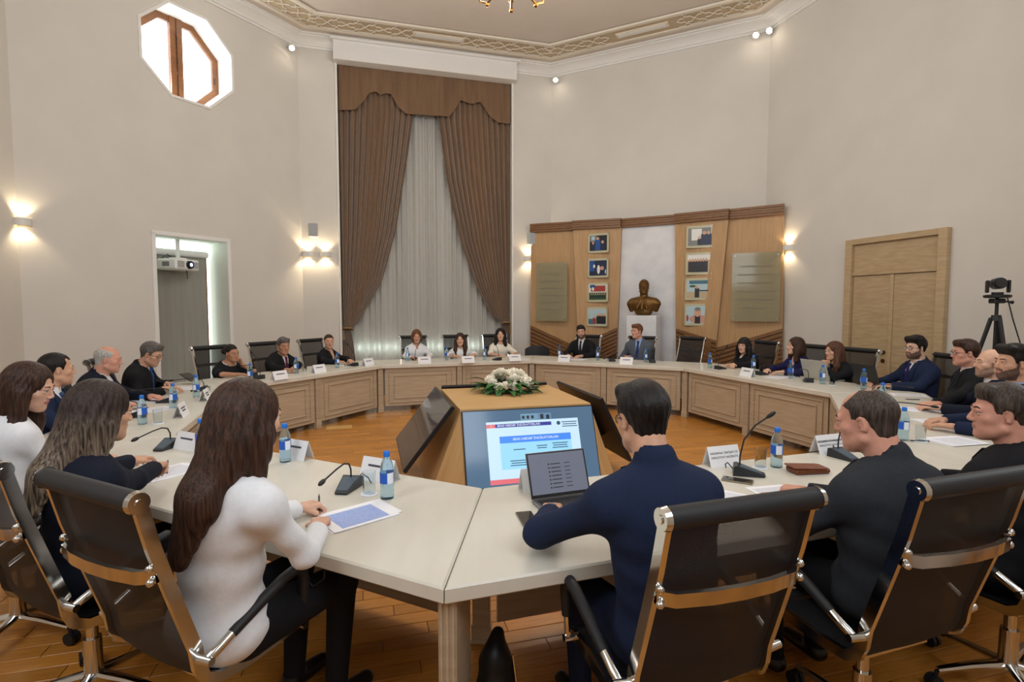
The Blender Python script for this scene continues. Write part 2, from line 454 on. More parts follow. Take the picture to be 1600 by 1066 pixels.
def person(sp):
    """sp: pos(x,y of pelvis) face(deg world heading of the body) head(world xyz) + style"""
    hd = R(sp['face']); root = empty('person', (sp['pos'][0], sp['pos'][1], 0), hd - math.pi / 2, sp['label'], 'person')
    ca, sa = math.cos(-(hd - math.pi / 2)), math.sin(-(hd - math.pi / 2))
    def loc(P): x, y = P[0] - sp['pos'][0], P[1] - sp['pos'][1]; return Vector((x * ca - y * sa, x * sa + y * ca, P[2]))
    fem = sp.get('fem', False); near = sp.get('near', False); h = .009 if near else .0135; bk = sp.get('bulk', 1.0)
    Hc = loc(sp['head']); P0 = Vector((0, 0, .565))
    yaw, pit, rol = [R(a) for a in sp.get('look', (0, 0, 0))]
    HR = Matrix.Rotation(yaw, 3, 'Z') @ Matrix.Rotation(-pit, 3, 'X') @ Matrix.Rotation(rol, 3, 'Y')
    hs = sp.get('hs', .97 if fem else 1.02)
    HM = Matrix.Translation(Hc) @ HR.to_4x4() @ Matrix.Scale(hs, 4)
    N = Hc + HR @ Vector((0, -.05, -.158)) * hs
    N.z = min(N.z, Hc.z - .12)
    ctl = Vector((N.x * .35, min(N.y * .25, N.y) - .02, P0.z + (N.z - P0.z) * .6))
    def spine(t): return bez(P0, ctl, N, t)
    sw = (.143 if fem else .172) * (bk ** .5); tw = R(sp.get('twist', 0))
    Sc = N + Vector((0, -.005, -.10)); X = Vector((math.cos(tw), math.sin(tw), 0))
    SL, SR = Sc - X * sw, Sc + X * sw
    l1, l2 = (.275, .245) if fem else (.295, .262)
    l1 *= sp.get('armlen', 1.0); l2 *= sp.get('armlen', 1.0)
    arms = []
    for s, Sh in ((-1, SL), (1, SR)):
        tg = (sp.get('hands') or {}).get('L' if s < 0 else 'R')
        Wt = loc(tg) if tg is not None else Vector((s * .13, .40, .79))
        th_ = (sp.get('handsH') or {}).get('L' if s < 0 else 'R')
        if th_: Wt = Hc + Vector(th_)
        wr = Wt.copy(); pole = Vector((s * .6, -.3, -.8)) if wr.z < 1.0 else Vector((s * .5, .2, -1))
        if sp.get('pole'): pole = Vector((s * sp['pole'][0], sp['pole'][1], sp['pole'][2]))
        if th_: pole = Vector((s * .55, .25, -1))
        El, Wn = ik(Sh, wr, l1, l2, pole)
        if El.y > .12 and El.z < .80: El.z = .80
        arms.append((Sh, El, Wn))
    lo = np.array([-.62, -.36, 0.0]); hi = np.array([.62, .78, max(SL.z, SR.z) + .16])
    for a in arms:
        for q_ in a:
            lo = np.minimum(lo, np.array(q_) - .1); hi = np.maximum(hi, np.array(q_) + .1)
    xs = max(.3, max(abs(q_.x) for a in arms for q_ in a) + .09); lo[0], hi[0] = -xs, xs
    lo[1] = min(-.24, min(q_.y for a in arms for q_ in a) - .1, N.y - .2)
    def torso(S, f, legs):
        a, c_, e = spine(.33), spine(.68), spine(.86)
        if fem:
            S.ell(P0 + Vector((0, -.005, .0)), (.172 * bk + f, .135 * bk + f, .115 + f), .05); S.ell(a, (.132 * bk + f, .105 * bk + f, .15 + f), .07)
            S.ell(c_, (.146 * bk + f, .104 * bk + f, .145 + f), .07); S.ell(c_ + Vector((0, .07, -.01)), (.115 * bk + f, .055 * bk + f, .065 + f), .05)
        else:
            S.ell(P0, (.172 * bk + f, .14 * bk + f, .12 + f), .05); S.ell(a, (.155 * bk + f, .125 * bk + f, .16 + f), .07); S.ell(c_, (.178 * bk + f, .122 * bk + f, .165 + f), .08)
        S.cone(SL, SR, (.046 if fem else .054) + f, (.046 if fem else .054) + f, .06)
        for Sh in (SL, SR): S.cone(N + Vector((0, -.012, -.025)), Sh + Vector((0, 0, .006)), .046 + f, .042 + f, .05)
        if legs:
            for s in (-1, 1):
                S.cone((s * .085, .03, .535), (s * .125, .44, .535), .088 * bk + f, .064 + f, .05); S.cone((s * .125, .44, .535), (s * .12, .40, .09), .06 + f, .043 + f, .02)
                S.cone((s * .12, .385, .055), (s * .13, .56, .04), .045, .036, .02, sq=((0, 0, 1), .8))
    def arm(S, f, frac=1.0):
        for Sh, El, Wn in arms:
            ra = (.039 if fem else .048) * (.6 + .4 * bk)
            if frac < .8: S.cone(Sh, Sh.lerp(El, frac / .55 if frac < .55 else 1), ra + f + .004, ra * .9 + f + .012, .03); continue
            S.cone(Sh + Vector((0, 0, -.012)), El, ra * .94 + f, ra * .84 + f, .035 if fem else .045); S.cone(El, El.lerp(Wn, .93 if frac >= 1 else frac), ra * .84 + f, ra * .66 + f * 1.3, .02)
    # -- body: one continuous mesh
    S = Sdf(lo, hi, h); torso(S, 0, True); arm(S, -.004 if sp.get('sleeve', 1) >= 1 else 0)
    S.cone(N + Vector((0, 0, -.06)), N + HR @ Vector((0, .02, .06)), .06 if not fem else .05, .05 if not fem else .043, .03)
    V, Q = S.mesh(); V = smooth_verts(V, Q, 1); C = V[Q].mean(1); mi = np.ones(len(Q), int)
    legm = (C[:, 2] < .655 - .0 * C[:, 1]) & ~((C[:, 2] > .60) & (np.abs(C[:, 1]) < .0)); legm |= (C[:, 1] > .22) & (C[:, 2] < .64)
    def dseg(C, a, b):
        a = np.array(a); b = np.array(b); t = np.clip(((C - a) @ (b - a)) / ((b - a) @ (b - a)), 0, 1); return np.linalg.norm(C - a - t[:, None] * (b - a), axis=1)
    mi[legm] = 2; mi[C[:, 2] < .085] = 7
    armm = np.zeros(len(C), bool)
    for Sh, El, Wn in arms:
        dd = dseg(C, El, Wn); armm |= dd < .062
        if sp.get('sleeve', 1) < .8: armm |= (dseg(C, Sh, El) < .066) & (np.abs(C[:, 0] - Sc.x) > sw * .8)
    ak = armm & (C[:, 2] > .66); mi[ak] = 0 if sp.get('sleeve', 1) < 1 else 1
    neckz = N.z - (.005 if sp['top'] in ('suit',) else .03); md = np.sqrt((C[:, 0] - N.x) ** 2 + (C[:, 1] - N.y) ** 2)
    mi[(C[:, 2] > neckz) & (md < .085)] = 0
    vd = sp.get('skinv', 0)      # bare V of the neckline
    if vd: mi[(C[:, 2] > N.z - vd) & (np.abs(C[:, 0] - N.x) < .012 + .055 * np.clip((C[:, 2] - (N.z - vd)) / vd, 0, 1)) & (C[:, 1] > spine(.85).y)] = 0
    pm_ = PM(); pm_.add(V, Q, mi)
    hv, hq, hm = head_piece(fem, sp.get('fat', 0.0), .0045 if near else .006, sp.get('beard', 0)); pm_.add(hv, hq, hm, HM)
    poses = sp.get('pose', ('rest', 'rest'))
    for (Sh, El, Wn), s, po in zip(arms, (-1, 1), poses):
        v, q_ = hand_piece(po, .0042 if near else .0055)
        if s < 0: v = v * np.array([-1, 1, 1]); q_ = q_[:, ::-1]
        fd = (Wn - El).normalized(); hd_ = Vector(sp['handdir'][0 if s < 0 else 1]) if sp.get('handdir') else Vector((fd.x - s * .15, fd.y + .12, min(fd.z, .0) * .3 if Wn.z < 1.0 else fd.z))
        if (sp.get('handsH') or {}).get('L' if s < 0 else 'R'): hd_ = Vector((-s * .35, -.05, 1))
        rl = R(sp.get('hroll', 0)) * s
        m3 = frame_from(hd_) @ Matrix.Rotation(rl, 3, 'Y')
        pm_.add(v, q_, 0, Matrix.Translation(Wn + Vector((0, 0, .006))) @ m3.to_4x4() @ Matrix.Scale(.94 if fem else 1.04, 4))
    sk = skin(sp.get('skin', 'mid')); tops = sp.get('shirt') or cloth('white_shirt', (226, 226, 228)); hm_ = sp['hairmat']
    bodym = [sk, tops, sp.get('trousers') or cloth('black_trousers', (26, 26, 30)), mat('lips_f' if fem else 'lips_m', (172, 96, 90) if fem else (178, 120, 104), .45), sp.get('brow') or mat('brow_dark', (48, 34, 28), .8),
             mat('eye_white', (225, 222, 218), .25), mat('eye_iris', (46, 30, 22), .2), mat('shoe_leather', (22, 20, 20), .35), sp.get('beardmat') or mat('beard_dark', (72, 55, 46), .8, color2=(112, 84, 70), scale=60)]
    link('body', pm_.mesh('body', bodym), root)
    # -- garment over the torso and arms
    top = sp['top']; gm = sp['cloth']; f = sp.get('loose', .014 if top in ('suit', 'blazer') else .009)
    G = Sdf(lo - .03, hi + .03, h); torso(G, f, False); arm(G, f - .002, sp.get('sleeve', 1.0))
    hem = sp.get('hem', .50)
    if top in ('suit', 'blazer', 'shirt'):
        G.cone(N + Vector((0, -.008, -.05)), N + Vector((0, .0, .028)), .092 if not fem else .08, .074 if not fem else .064, .012)
    if sp.get('wr'):
        a = sp['wr']; r0 = np.random.RandomState(len(sp['label'])); p1, p2 = r0.rand(2) * 6
        def wf(x, y, z):
            w1 = np.sin(46 * (z + .35 * x) + 2.2 * np.sin(9 * x + p1) + 3 * np.sin(7 * z)); w2 = np.sin(58 * (z - .5 * x - .4 * y) + p2 + 2 * np.sin(11 * x))
            amp = np.clip((1.05 - z) / .4, .15, 1) * (.4 + .6 * np.clip(np.abs(x) / .15, 0, 1))
            return a * amp * (.6 * w1 + .5 * w2 * np.clip(np.abs(x) / .2, 0, 1))
        G.shift(wf)
    for Sh, El, Wn in arms:
        if sp.get('sleeve', 1) >= 1:
            d = np.array((Wn - El).normalized()); e = np.array(Wn) - d * .012
            def cut(x, y, z, d=d, e=e): return np.maximum(-((x - e[0]) * d[0] + (y - e[1]) * d[1] + (z - e[2]) * d[2]), np.sqrt((x - e[0]) ** 2 + (y - e[1]) ** 2 + (z - e[2]) ** 2) - .11)
            G.fn(cut)
    G.fn(lambda x, y, z: z - hem)
    # hole for the neck
    nr = .068 if not fem else .062
    if top in ('blouse', 'tee'): nr = sp.get('neck', .072)
    G.cone(N + Vector((0, 0, -.03)), N + HR @ Vector((0, .03, .12)), nr - .008, nr + .006, .004, 'sub')
    if sp.get('vz'):            # V opening
        zb = N.z - sp['vz']; zt = N.z + .06; w1 = sp.get('vw', .06); a0 = np.array(spine(.3)); a1 = np.array(N)
        def vcut(x, y, z):
            t = np.clip((z - zb) / (zt - zb), 0, 1); k = np.clip((z - a0[2]) / (a1[2] - a0[2]), 0, 1.2); xc = a0[0] + (a1[0] - a0[0]) * k; yc = a0[1] + (a1[1] - a0[1]) * k
            return np.maximum(np.maximum(np.abs(x - xc) - w1 * t ** .8, zb - z), yc + .0 - y)
        G.fn(vcut)
    GV, GQ = G.mesh(); GV = smooth_verts(GV, GQ, 1)
    gp = PM(); gp.add(GV, GQ, 0); link(dict(suit='suit_jacket', blazer='blazer', blouse='blouse', tee='t_shirt', shirt='shirt')[top], gp.mesh('garment', [gm]), root)
    def surf(F_, x, z, y0=None):
        """front surface y of a field at (x,z)"""
        i = int(round((x - F_.lo[0]) / F_.h)); k = int(round((z - F_.lo[2]) / F_.h))
        i = min(max(i, 0), F_.n[0] - 1); k = min(max(k, 0), F_.n[2] - 1); col = F_.F[i, :, k]
        ymax = spine(.8).y + .24; js = [j for j in range(F_.n[1]) if col[j] < 0 and F_.ax[1][j] < ymax]
        return (F_.ax[1][js[-1]] + F_.h * .5) if js else spine(.7).y + .1
    if top in ('suit', 'blazer') and sp.get('vz'):
        zb = N.z - sp['vz']; b = MB()
        for s in (-1, 1):
            pin = []; pou = []
            for k in range(7):
                t = k / 6; z = zb + (N.z - .0 - zb) * t; xi = N.x * (.6 + .4 * t) + s * (sp.get('vw', .06) * (t * .92) ** .8 + .004); wd = .012 + .05 * math.sin(min(1, t * 1.15) * 2.3); wd = max(wd, .012)
                pin.append((xi, surf(G, xi + s * .008, z) + .006, z)); pou.append((xi + s * wd, surf(G, xi + s * wd, z) + .007, z + .006))
            k = len(pin); vs_ = pin + pou + [(p[0], p[1] - .006, p[2]) for p in pou]
            b.add(vs_, [(i, i + 1, k + i + 1, k + i) if s > 0 else (i, k + i, k + i + 1, i + 1) for i in range(k - 1)] + [(k + i, k + i + 1, 2 * k + i + 1, 2 * k + i) for i in range(k - 1)])
        b.build('lapels', gm, root, 60)
    if sp.get('collar'):
        A = Sdf(np.array(N) - .13, np.array(N) + .13, .006); A.cone(N + Vector((0, 0, -.05)), N + Vector((0, .008, .038)), .078, .068, .0); A.cone(N + Vector((0, 0, -.08)), N + Vector((0, .01, .1)), .068, .058, .0, 'sub')
        A.fn(lambda x, y, z: np.minimum(z - (N.z - .045), (N.z + .034) - z))
        A.fn(lambda x, y, z: np.maximum(np.abs(x - N.x) - (.006 + .35 * np.maximum(0, z - N.z + .0)), (N.y + .02) - y))
        v, q_ = A.mesh()
        if len(q_): cp = PM(); cp.add(v, q_, 0); link('shirt_collar', cp.mesh('collar', [tops]), root)
    if sp.get('tie'):
        b = MB(); zt = N.z - .012; zb = N.z - .36; L_ = []; R_ = []
        for k in range(10):
            t = k / 9; z = zt + (zb - zt) * t; w_ = (.018 if k < 1 else .013 + .022 * t); xx = N.x * (1 - .5 * t); y = max(surf(S, xx, z) + .012, surf(S, xx + .02, z) + .008); L_.append((xx - w_, y, z)); R_.append((xx + w_, y, z))
        vs_ = L_ + R_ + [(p[0], p[1] - .012, p[2]) for p in L_] + [(p[0], p[1] - .012, p[2]) for p in R_]; k = 10
        b.add(vs_, [(i, i + 1, k + i + 1, k + i) for i in range(9)] + [(i, 2 * k + i, 2 * k + i + 1, i + 1) for i in range(9)] + [(k + i, k + i + 1, 3 * k + i + 1, 3 * k + i) for i in range(9)])
        b.sphere((N.x, L_[0][1] + .004, zt - .012), (.02, .014, .02), 8, 6); b.build('tie', sp['tie'], root, 60)
    # -- hair
    hv = hair_piece(sp['hair'], near, sp)
    if hv is not None:
        hp = PM(); hp.add(hv[0], hv[1], 0, HM if not sp.get('hairupright') else Matrix.Translation(Hc) @ Matrix.Rotation(yaw, 4, 'Z') @ Matrix.Scale(hs, 4)); link('hair', hp.mesh('hair', [hm_]), root)
    if sp.get('glasses'):
        b = MB()
        for s in (-1, 1):
            c_ = Vector((s * .032, .094, .006)); pts = [c_ + Vector((.021 * math.copysign(abs(math.cos(a)) ** .7, math.cos(a)), -.003 * abs(math.cos(a)), .015 * math.copysign(abs(math.sin(a)) ** .7, math.sin(a)))) for a in [k * 6.283 / 14 for k in range(15)]]
            b.tube(pts, .0018, 5, 0, HM, False); b.tube([(s * .053, .092, .01), (s * .066, .07, .01), (s * .076, -.005, .006), (s * .074, -.02, -.008)], .002, 5, 0, HM)
        b.tube([(-.012, .098, .01), (0, .101, .012), (.012, .098, .01)], .0018, 5, 0, HM); g_ = b.build('glasses', mat('glasses_frame', (24, 22, 24), .35), root)
        for s in (-1, 1):
            b = MB(); b.sphere((s * .032, .0935, .006), (.02, .001, .014), 12, 6, 0, HM)
            b.build('lens', mat('spectacle_lens', (225, 235, 240), .03, alpha=.18), g_)
    if sp.get('watch') is not None:
        Sh, El, Wn = arms[sp['watch']]; d = (Wn - El).normalized(); c_ = Wn - d * .005; m4 = Matrix.Translation(c_) @ frame_from(d).to_4x4()
        b = MB(); b.tube([m4 @ Vector((.034 * math.cos(a), 0, .030 * math.sin(a))) for a in [k * 6.283 / 16 for k in range(17)]], .007, 6, 0, None, False); b.cyl(m4 @ Vector((0, 0, .030)), m4 @ Vector((0, 0, .040)), .019, n=16); b.build('wristwatch', mat('steel_watch', (190, 190, 192), .25, .9), root)
    return root
def hair_piece(style, near, sp):
    h = .0055 if near else .0075
    key = ('hair', style, near)
    if key in _cache: return _cache[key]
    if style == 'none': return None
    z0 = dict(long=-.46, longmid=-.40, shoulder=-.26, bob=-.16).get(style, -.13)
    S = Sdf((-.16, -.27 if style in ('long', 'longmid') else -.2, z0 - .04), (.16, .15, .16), h)
    def grooves(a, fz=0.0):
        S.shift(lambda x, y, z: a * np.sin(np.arctan2(x, -(y - .02)) * 26 + 3 * np.sin(z * 18 + x * 20)) * np.clip(1.1 - (z - .02) * 6, .25, 1))
    def taper(a=.011): S.shift(lambda x, y, z: a * np.clip((.035 - z) / .085, 0, 1))
    def line(pts): # hairline: lowest z kept for a given y
        ys = [p[0] for p in pts]; zs = [p[1] for p in pts]
        S.fn(lambda x, y, z: (z - np.interp(y, ys, zs)) * .8)
    if style in ('short', 'shortgrey', 'thick', 'quiff'):
        t = .013 if style != 'thick' else .02
        S.ell((0, -.02, .036), (.075 + t * .6, .096 + t * .6, .086 + t), .01)
        if style in ('thick', 'quiff'): S.cone((-.045, .05, .105), (.045, .05, .105), .03, .03, .03); S.cone((-.05, -.02, .105), (.05, -.02, .105), .032, .032, .03)
        else: S.cone((-.04, .045, .1), (.04, .045, .1), .026, .026, .03)
        S.ell((0, -.05, -.035), (.064, .049, .06), .02); grooves(.0016); taper(); line([(-.14, -.07), (-.06, -.088), (-.035, -.05), (-.022, .02), (.006, .022), (.012, -.012), (.028, -.01), (.034, .045), (.055, .062), (.09, .066), (.14, .066)])
    elif style in ('balding', 'ring'):
        S.ell((0, -.0185, .032), (.0775, .0985, .088), .01).ell((0, -.05, -.035), (.064, .049, .06), .02); grooves(.001); taper(.0045)
        if style == 'ring': S.ell((0, .03, .12), (.066, .12, .082), .01, 'sub')
        else: S.ell((0, .075, .105), (.05, .075, .05), .012, 'sub').ell((0, -.035, .135), (.035, .03, .022), .01, 'sub')
        line([(-.14, -.075), (-.06, -.09), (-.035, -.05), (-.022, .02), (.006, .022), (.012, -.012), (.024, -.01), (.03, .05), (.06, .07), (.14, .09)])
    elif style == 'receding':
        S.ell((0, -.02, .036), (.08, .103, .094), .01).ell((0, -.05, -.035), (.064, .049, .06), .02); grooves(.0015); taper(.006)
        for s in (-1, 1): S.ell((s * .05, .08, .08), (.03, .05, .03), .012, 'sub')
        line([(-.14, -.05), (-.06, -.07), (-.035, -.045), (-.022, .02), (.006, .022), (.012, -.012), (.026, -.01), (.034, .05), (.055, .07), (.14, .075)])
    elif style == 'pulled':
        S.ell((0, -.022, .034), (.078, .099, .090), .01).ell((0, -.13, .0), (.04, .034, .04), .02); grooves(.0014)
        line([(-.18, -.05), (-.06, -.065), (-.035, -.03), (-.02, .012), (.012, .02), (.03, .04), (.05, .068), (.14, .075)])
    else:                         # loose women's hair: cap + curtain, open at the face
        S.ell((0, -.022, .036), (.088, .106, .098), .02)
        if style == 'bob':
            S.ell((0, -.03, -.03), (.103, .105, .115), .03)
            S.fn(lambda x, y, z: z - (-.125 + .2 * np.maximum(0, y)))
        elif style == 'shoulder':
            S.ell((0, -.04, -.05), (.105, .1, .15), .04); S.cone((-.075, .0, -.05), (-.095, .02, -.2), .045, .035, .03); S.cone((.075, .0, -.05), (.095, .02, -.2), .045, .035, .03); S.cone((0, -.07, -.05), (0, -.09, -.2), .07, .06, .04)
        elif style == 'bangs':
            S.ell((0, -.02, -.03), (.108, .115, .13), .03); S.cone((-.09, .0, -.05), (-.1, .03, -.17), .042, .035, .03); S.cone((.09, .0, -.05), (.1, .03, -.17), .042, .035, .03)
        elif style == 'longmid':
            S.ell((0, -.05, -.06), (.1, .085, .16), .04)
            for s in (-1, 1): S.cone((s * .075, .0, -.02), (s * .09, .03, -.18), .036, .036, .03); S.cone((s * .09, .03, -.18), (s * .075, .085, -.36), .036, .022, .03)
            S.cone((0, -.08, -.08), (0, -.13, -.33), .075, .06, .04)
        elif style == 'long':
            S.ell((0, -.055, -.05), (.106, .09, .17), .04); S.cone((0, -.085, -.08), (-.02, -.155, -.24), .088, .078, .05, sq=((0, 1, 0), .6)); S.cone((-.02, -.155, -.24), (-.06, -.175, -.40), .078, .045, .03, sq=((0, 1, 0), .5))
            for s in (-1, 1): S.cone((s * .07, -.02, -.05), (s * .075, -.05, -.24), .044, .032, .03)
        grooves(.0028)
        if style == 'bangs': S.fn(lambda x, y, z: np.maximum(np.maximum(np.abs(x) - .058, .035 - y), z - .040), .006)
        else:
            S.ell((0, .115, -.02), (.056, .085, .092), .012, 'sub'); S.ell((.012, .12, .05), (.045, .06, .045), .012, 'sub')
        S.fn(lambda x, y, z: np.maximum(np.maximum(np.abs(x) - .05, -.045 - y), z + .09), .01)
    V, Q = S.mesh(); V = smooth_verts(V, Q, 1, .35); _cache[key] = (V, Q); return V, Q
# ------------------------------------------------------------------ room shell
M_WALL = mat('wall_plaster', (208, 203, 195), .85, color2=(213, 208, 200), scale=1.5, bump=.03, bscale=60)
M_WHITE = mat('white_trim', (228, 226, 222), .6)
M_CEIL = mat('ceiling_plaster', (208, 196, 184), .9, color2=(212, 201, 190), scale=2.0)
M_FRIEZE = mat('frieze_beige', (190, 170, 140), .9, color2=(196, 178, 150), scale=4)
M_LATT = mat('frieze_lattice', (222, 212, 196), .8)
ZC = 6.54; ZCEIL = 6.70
W3, W4, W5 = Vector((-4.01, 10.369)), Vector((0.836, 11.721)), Vector((4.55, 9.774))
def dirv(a): return Vector((math.cos(R(a)), math.sin(R(a))))
W2 = W3 - dirv(60.6) * 4.22
W6 = W5 + dirv(-73.0) * 4.4
W1 = W2 - dirv(105.6) * 6.0
W7 = W6 + dirv(-118.0) * 5.0
W0 = Vector((-0.75, -1.25))
RING = [W0, W1, W2, W3, W4, W5, W6, W7]
class Wall:
    def __init__(s, A, B):
        s.A, s.B = Vector(A), Vector(B); s.L = (s.B - s.A).length; s.d = (s.B - s.A).normalized(); s.n = Vector((s.d.y, -s.d.x))
    def P(s, t, z, off=0.0):
        q = s.A + s.d * t + s.n * off; return Vector((q.x, q.y, z))
    def at(s, u, v, off=0.0):
        r_ = ray(u, v); A2 = s.A + s.n * off
        t = A2.dot(s.n) / (r_.x * s.n.x + r_.y * s.n.y); Q = Vector((r_.x * t, r_.y * t, CAM_H + r_.z * t))
        return (Vector((Q.x, Q.y)) - A2).dot(s.d), Q.z
    def M(s, t, z, off=0.0):       # local x along wall, y into the room, z up
        q = s.P(t, z, off)
        return Matrix(((s.d.x, s.n.x, 0, q.x), (s.d.y, s.n.y, 0, q.y), (0, 0, 1, q.z), (0, 0, 0, 1)))
WL, WC, WP, WR = Wall(W2, W3), Wall(W3, W4), Wall(W4, W5), Wall(W5, W6)
def wall_mesh(name, wl, holes=()):
    bm = bmesh.new(); edges = []
    def loop(pts):
        vs_ = [bm.verts.new(wl.P(s, z)) for s, z in pts]
        for i in range(len(vs_)): edges.append(bm.edges.new((vs_[i], vs_[(i + 1) % len(vs_)])))
    loop([(0, -.02), (wl.L, -.02), (wl.L, ZCEIL + .3), (0, ZCEIL + .3)])
    for h in holes: loop(h)
    bmesh.ops.triangle_fill(bm, use_beauty=True, use_dissolve=False, edges=edges)
    n3 = Vector((wl.n.x, wl.n.y, 0))
    bm.normal_update()
    for f in bm.faces:
        if f.normal.dot(n3) < 0: f.normal_flip()
    me = bpy.data.meshes.new(name); bm.to_mesh(me); bm.free(); me.materials.append(M_WALL)
    o = link(name, me); o['kind'] = 'structure'; return o
# octagonal window of the left wall (centre/size read from the photograph)
OW_C = (4.22 - 2.03, 5.53)
OCT = [(OW_C[0] + .74 * math.cos(R(22.5 + 45 * k)), OW_C[1] + .72 * math.sin(R(22.5 + 45 * k))) for k in range(8)]
NICHE = (4.22 - 2.63, 4.22 - 1.51, 2.73)
wall_left = wall_mesh('wall_left', WL, [OCT, [(NICHE[0], 0.02), (NICHE[1], 0.02), (NICHE[1], NICHE[2]), (NICHE[0], NICHE[2])]])
CUR = (0.70, 4.15, 6.30)
wall_bl = wall_mesh('wall_back_left', WC, [[(CUR[0], .02), (CUR[1], .02), (CUR[1], CUR[2]), (CUR[0], CUR[2])]])
wall_br = wall_mesh('wall_back_right', WP)
wall_right = wall_mesh('wall_right', WR)
RW = [Wall(W6, W7), Wall(W7, W0), Wall(W0, W1), Wall(W1, W2)]
RWH = {0: [[(1.6, 2.2), (3.4, 2.2), (3.4, 5.4), (1.6, 5.4)]], 1: [[(1.5, 2.4), (3.5, 2.4), (3.5, 5.8), (1.5, 5.8)]], 2: [[(1.2, 2.4), (3.0, 2.4), (3.0, 5.8), (1.2, 5.8)]], 3: []}
for i, rw in enumerate(RW): wall_mesh('wall_rear_%d' % (i + 1), rw, RWH[i])
# unseen windows added in the rear walls for fill light: frames with area lights
M_GLASS = mat('clear_glass', (245, 250, 250), .02, trans=1.0, ior=1.02)
M_BROWNWOOD = mat('brown_window_wood', (132, 84, 48), .45, color2=(110, 68, 36), scale=6, stretch=(1, 1, 8))
wn = 1
def fill_window(rw, h, power):
    global wn
    t0, z0 = h[0]; t1, z1 = h[2]
    o = empty('window_%d' % (wn + 1), rw.P((t0 + t1) / 2, z0)); o['kind'] = 'structure'; wn += 1
    inv = Matrix.Translation(-o.location)
    mb = MB()
    for (a, b, c_, d_) in ((t0, t0 + .08, z0, z1), (t1 - .08, t1, z0, z1), ((t0 + t1) / 2 - .05, (t0 + t1) / 2 + .05, z0, z1), (t0, t1, z0, z0 + .08), (t0, t1, z1 - .08, z1)):
        mb.box((0, 0, 0), (b - a, .08, d_ - c_), 0, inv @ rw.M((a + b) / 2, (c_ + d_) / 2, -.1))
    mb.build('window_frame', M_BROWNWOOD, o)
    area_light('added_fill_daylight', rw.P((t0 + t1) / 2, (z0 + z1) / 2, -.16), (rw.n.x, rw.n.y, -.05), t1 - t0, z1 - z0, power, (0.90, 0.95, 1.0))
fill_window(RW[0], RWH[0][0], 70); fill_window(RW[1], RWH[1][0], 90); fill_window(RW[2], RWH[2][0], 90)

# floor
M_FLOORBASE = mat('floor_base', (120, 76, 30), .5)
fb = MB(); fb.add([(q.x, q.y, -.012) for q in RING], [tuple(range(8))])
floor = fb.build('floor', M_FLOORBASE); floor['kind'] = 'structure'
M_PLANK = mat('oak_floor_board', (200, 138, 60), .32, color2=(178, 114, 42), scale=5, stretch=(1.2, 14, 1), vary=.17, coat=.25)
PD = dirv(15.6); PN = Vector((-PD.y, PD.x)); PLK, PWD = 0.62, 0.10
pm = MB(); pm.box((0, 0, -.005), (PLK - .003, PWD - .003, .01), ch=.0015); plank_me = pm.mesh('plank', M_PLANK, 0)
boards = []
ALLW = [Wall(RING[i], RING[(i + 1) % 8]) for i in range(8)]
for j in range(-50, 150):
    for i in range(-22, 26):
        q = PD * ((i + (j * 0.37) % 1.0) * PLK) + PN * (j * PWD)
        if any((q - wl_.A).dot(wl_.n) < .05 for wl_ in ALLW): continue
        u, v = project((q.x, q.y, 0)) if q.y > .5 else (-9999, 9999)
        r_ = (q - Vector((.1, 5.88))).length
        vis = (-420 < u < 2020 and v < 1500)
        score = 1.0 / (q.y ** 2) if vis else 0.0
        if 3.05 < r_ and q.y > 3.2: score *= .05      # hidden under the table and the people
        boards.append((score, q))
boards.sort(key=lambda b: -b[0])
ang = math.atan2(PD.y, PD.x)
for s_, q in boards[:300]: link('floor_board', plank_me, floor, (q.x, q.y, 0), ang)
st = MB()
for s_, q in boards[300:]:
    Mx = Matrix.Translation((q.x, q.y, -.005)) @ Matrix.Rotation(ang, 4, 'Z')
    st.box((0, 0, 0), (PLK - .003, PWD - .003, .01), 0, Mx)
o = st.build('floor_boards_far', M_PLANK, floor, 0); o['kind'] = 'stuff'

# ceiling with frieze
def ring_inset(off):
    out = []
    n = len(RING)
    for i in range(n):
        a, b, c_ = RING[i - 1], RING[i], RING[(i + 1) % n]
        d1 = (b - a).normalized(); d2 = (c_ - b).normalized(); n1 = Vector((d1.y, -d1.x)); n2 = Vector((d2.y, -d2.x))
        bi = (n1 + n2).normalized(); out.append(b + bi * (off / bi.dot(n1)))
    return out
cb = MB(); cb.add([(q.x, q.y, ZCEIL) for q in RING], [tuple(range(8))[::-1]])
ceiling = cb.build('ceiling', M_CEIL); ceiling['kind'] = 'structure'
def ring_sweep(mb, prof, mi=0):
    rings = [[(q.x, q.y, z) for q in ring_inset(off)] for off, z in prof]
    vs_ = [p for r_ in rings for p in r_]; n = 8; fs_ = []
    for k in range(len(prof) - 1):
        for i in range(n): j = (i + 1) % n; fs_.append((k * n + i, k * n + j, (k + 1) * n + j, (k + 1) * n + i))
    mb.add(vs_, fs_, mi)
cm = MB(); ring_sweep(cm, [(0, 6.50), (.025, 6.50), (.025, 6.535), (.05, 6.545), (.05, 6.56), (.09, 6.61), (.14, 6.64), (.2, 6.655), (.2, 6.67), (.25, 6.675), (.25, ZCEIL + .01)])
o = cm.build('trim_1', M_WHITE, smooth=25); o['kind'] = 'structure'
F0, F1 = 0.47, 0.97
fr = MB(); ring_sweep(fr, [(F0, ZCEIL - .012), (F1, ZCEIL - .012)], 0)
for (a, b, z) in ((F0 - .05, F0 + .02, .035), (F1 - .02, F1 + .05, .045)):
    ring_sweep(fr, [(a, ZCEIL), (a, ZCEIL - z), (b, ZCEIL - z), (b, ZCEIL - .01)], 1)
o = fr.build('trim_2', [M_FRIEZE, M_LATT], smooth=0); o['kind'] = 'structure'; frieze = o
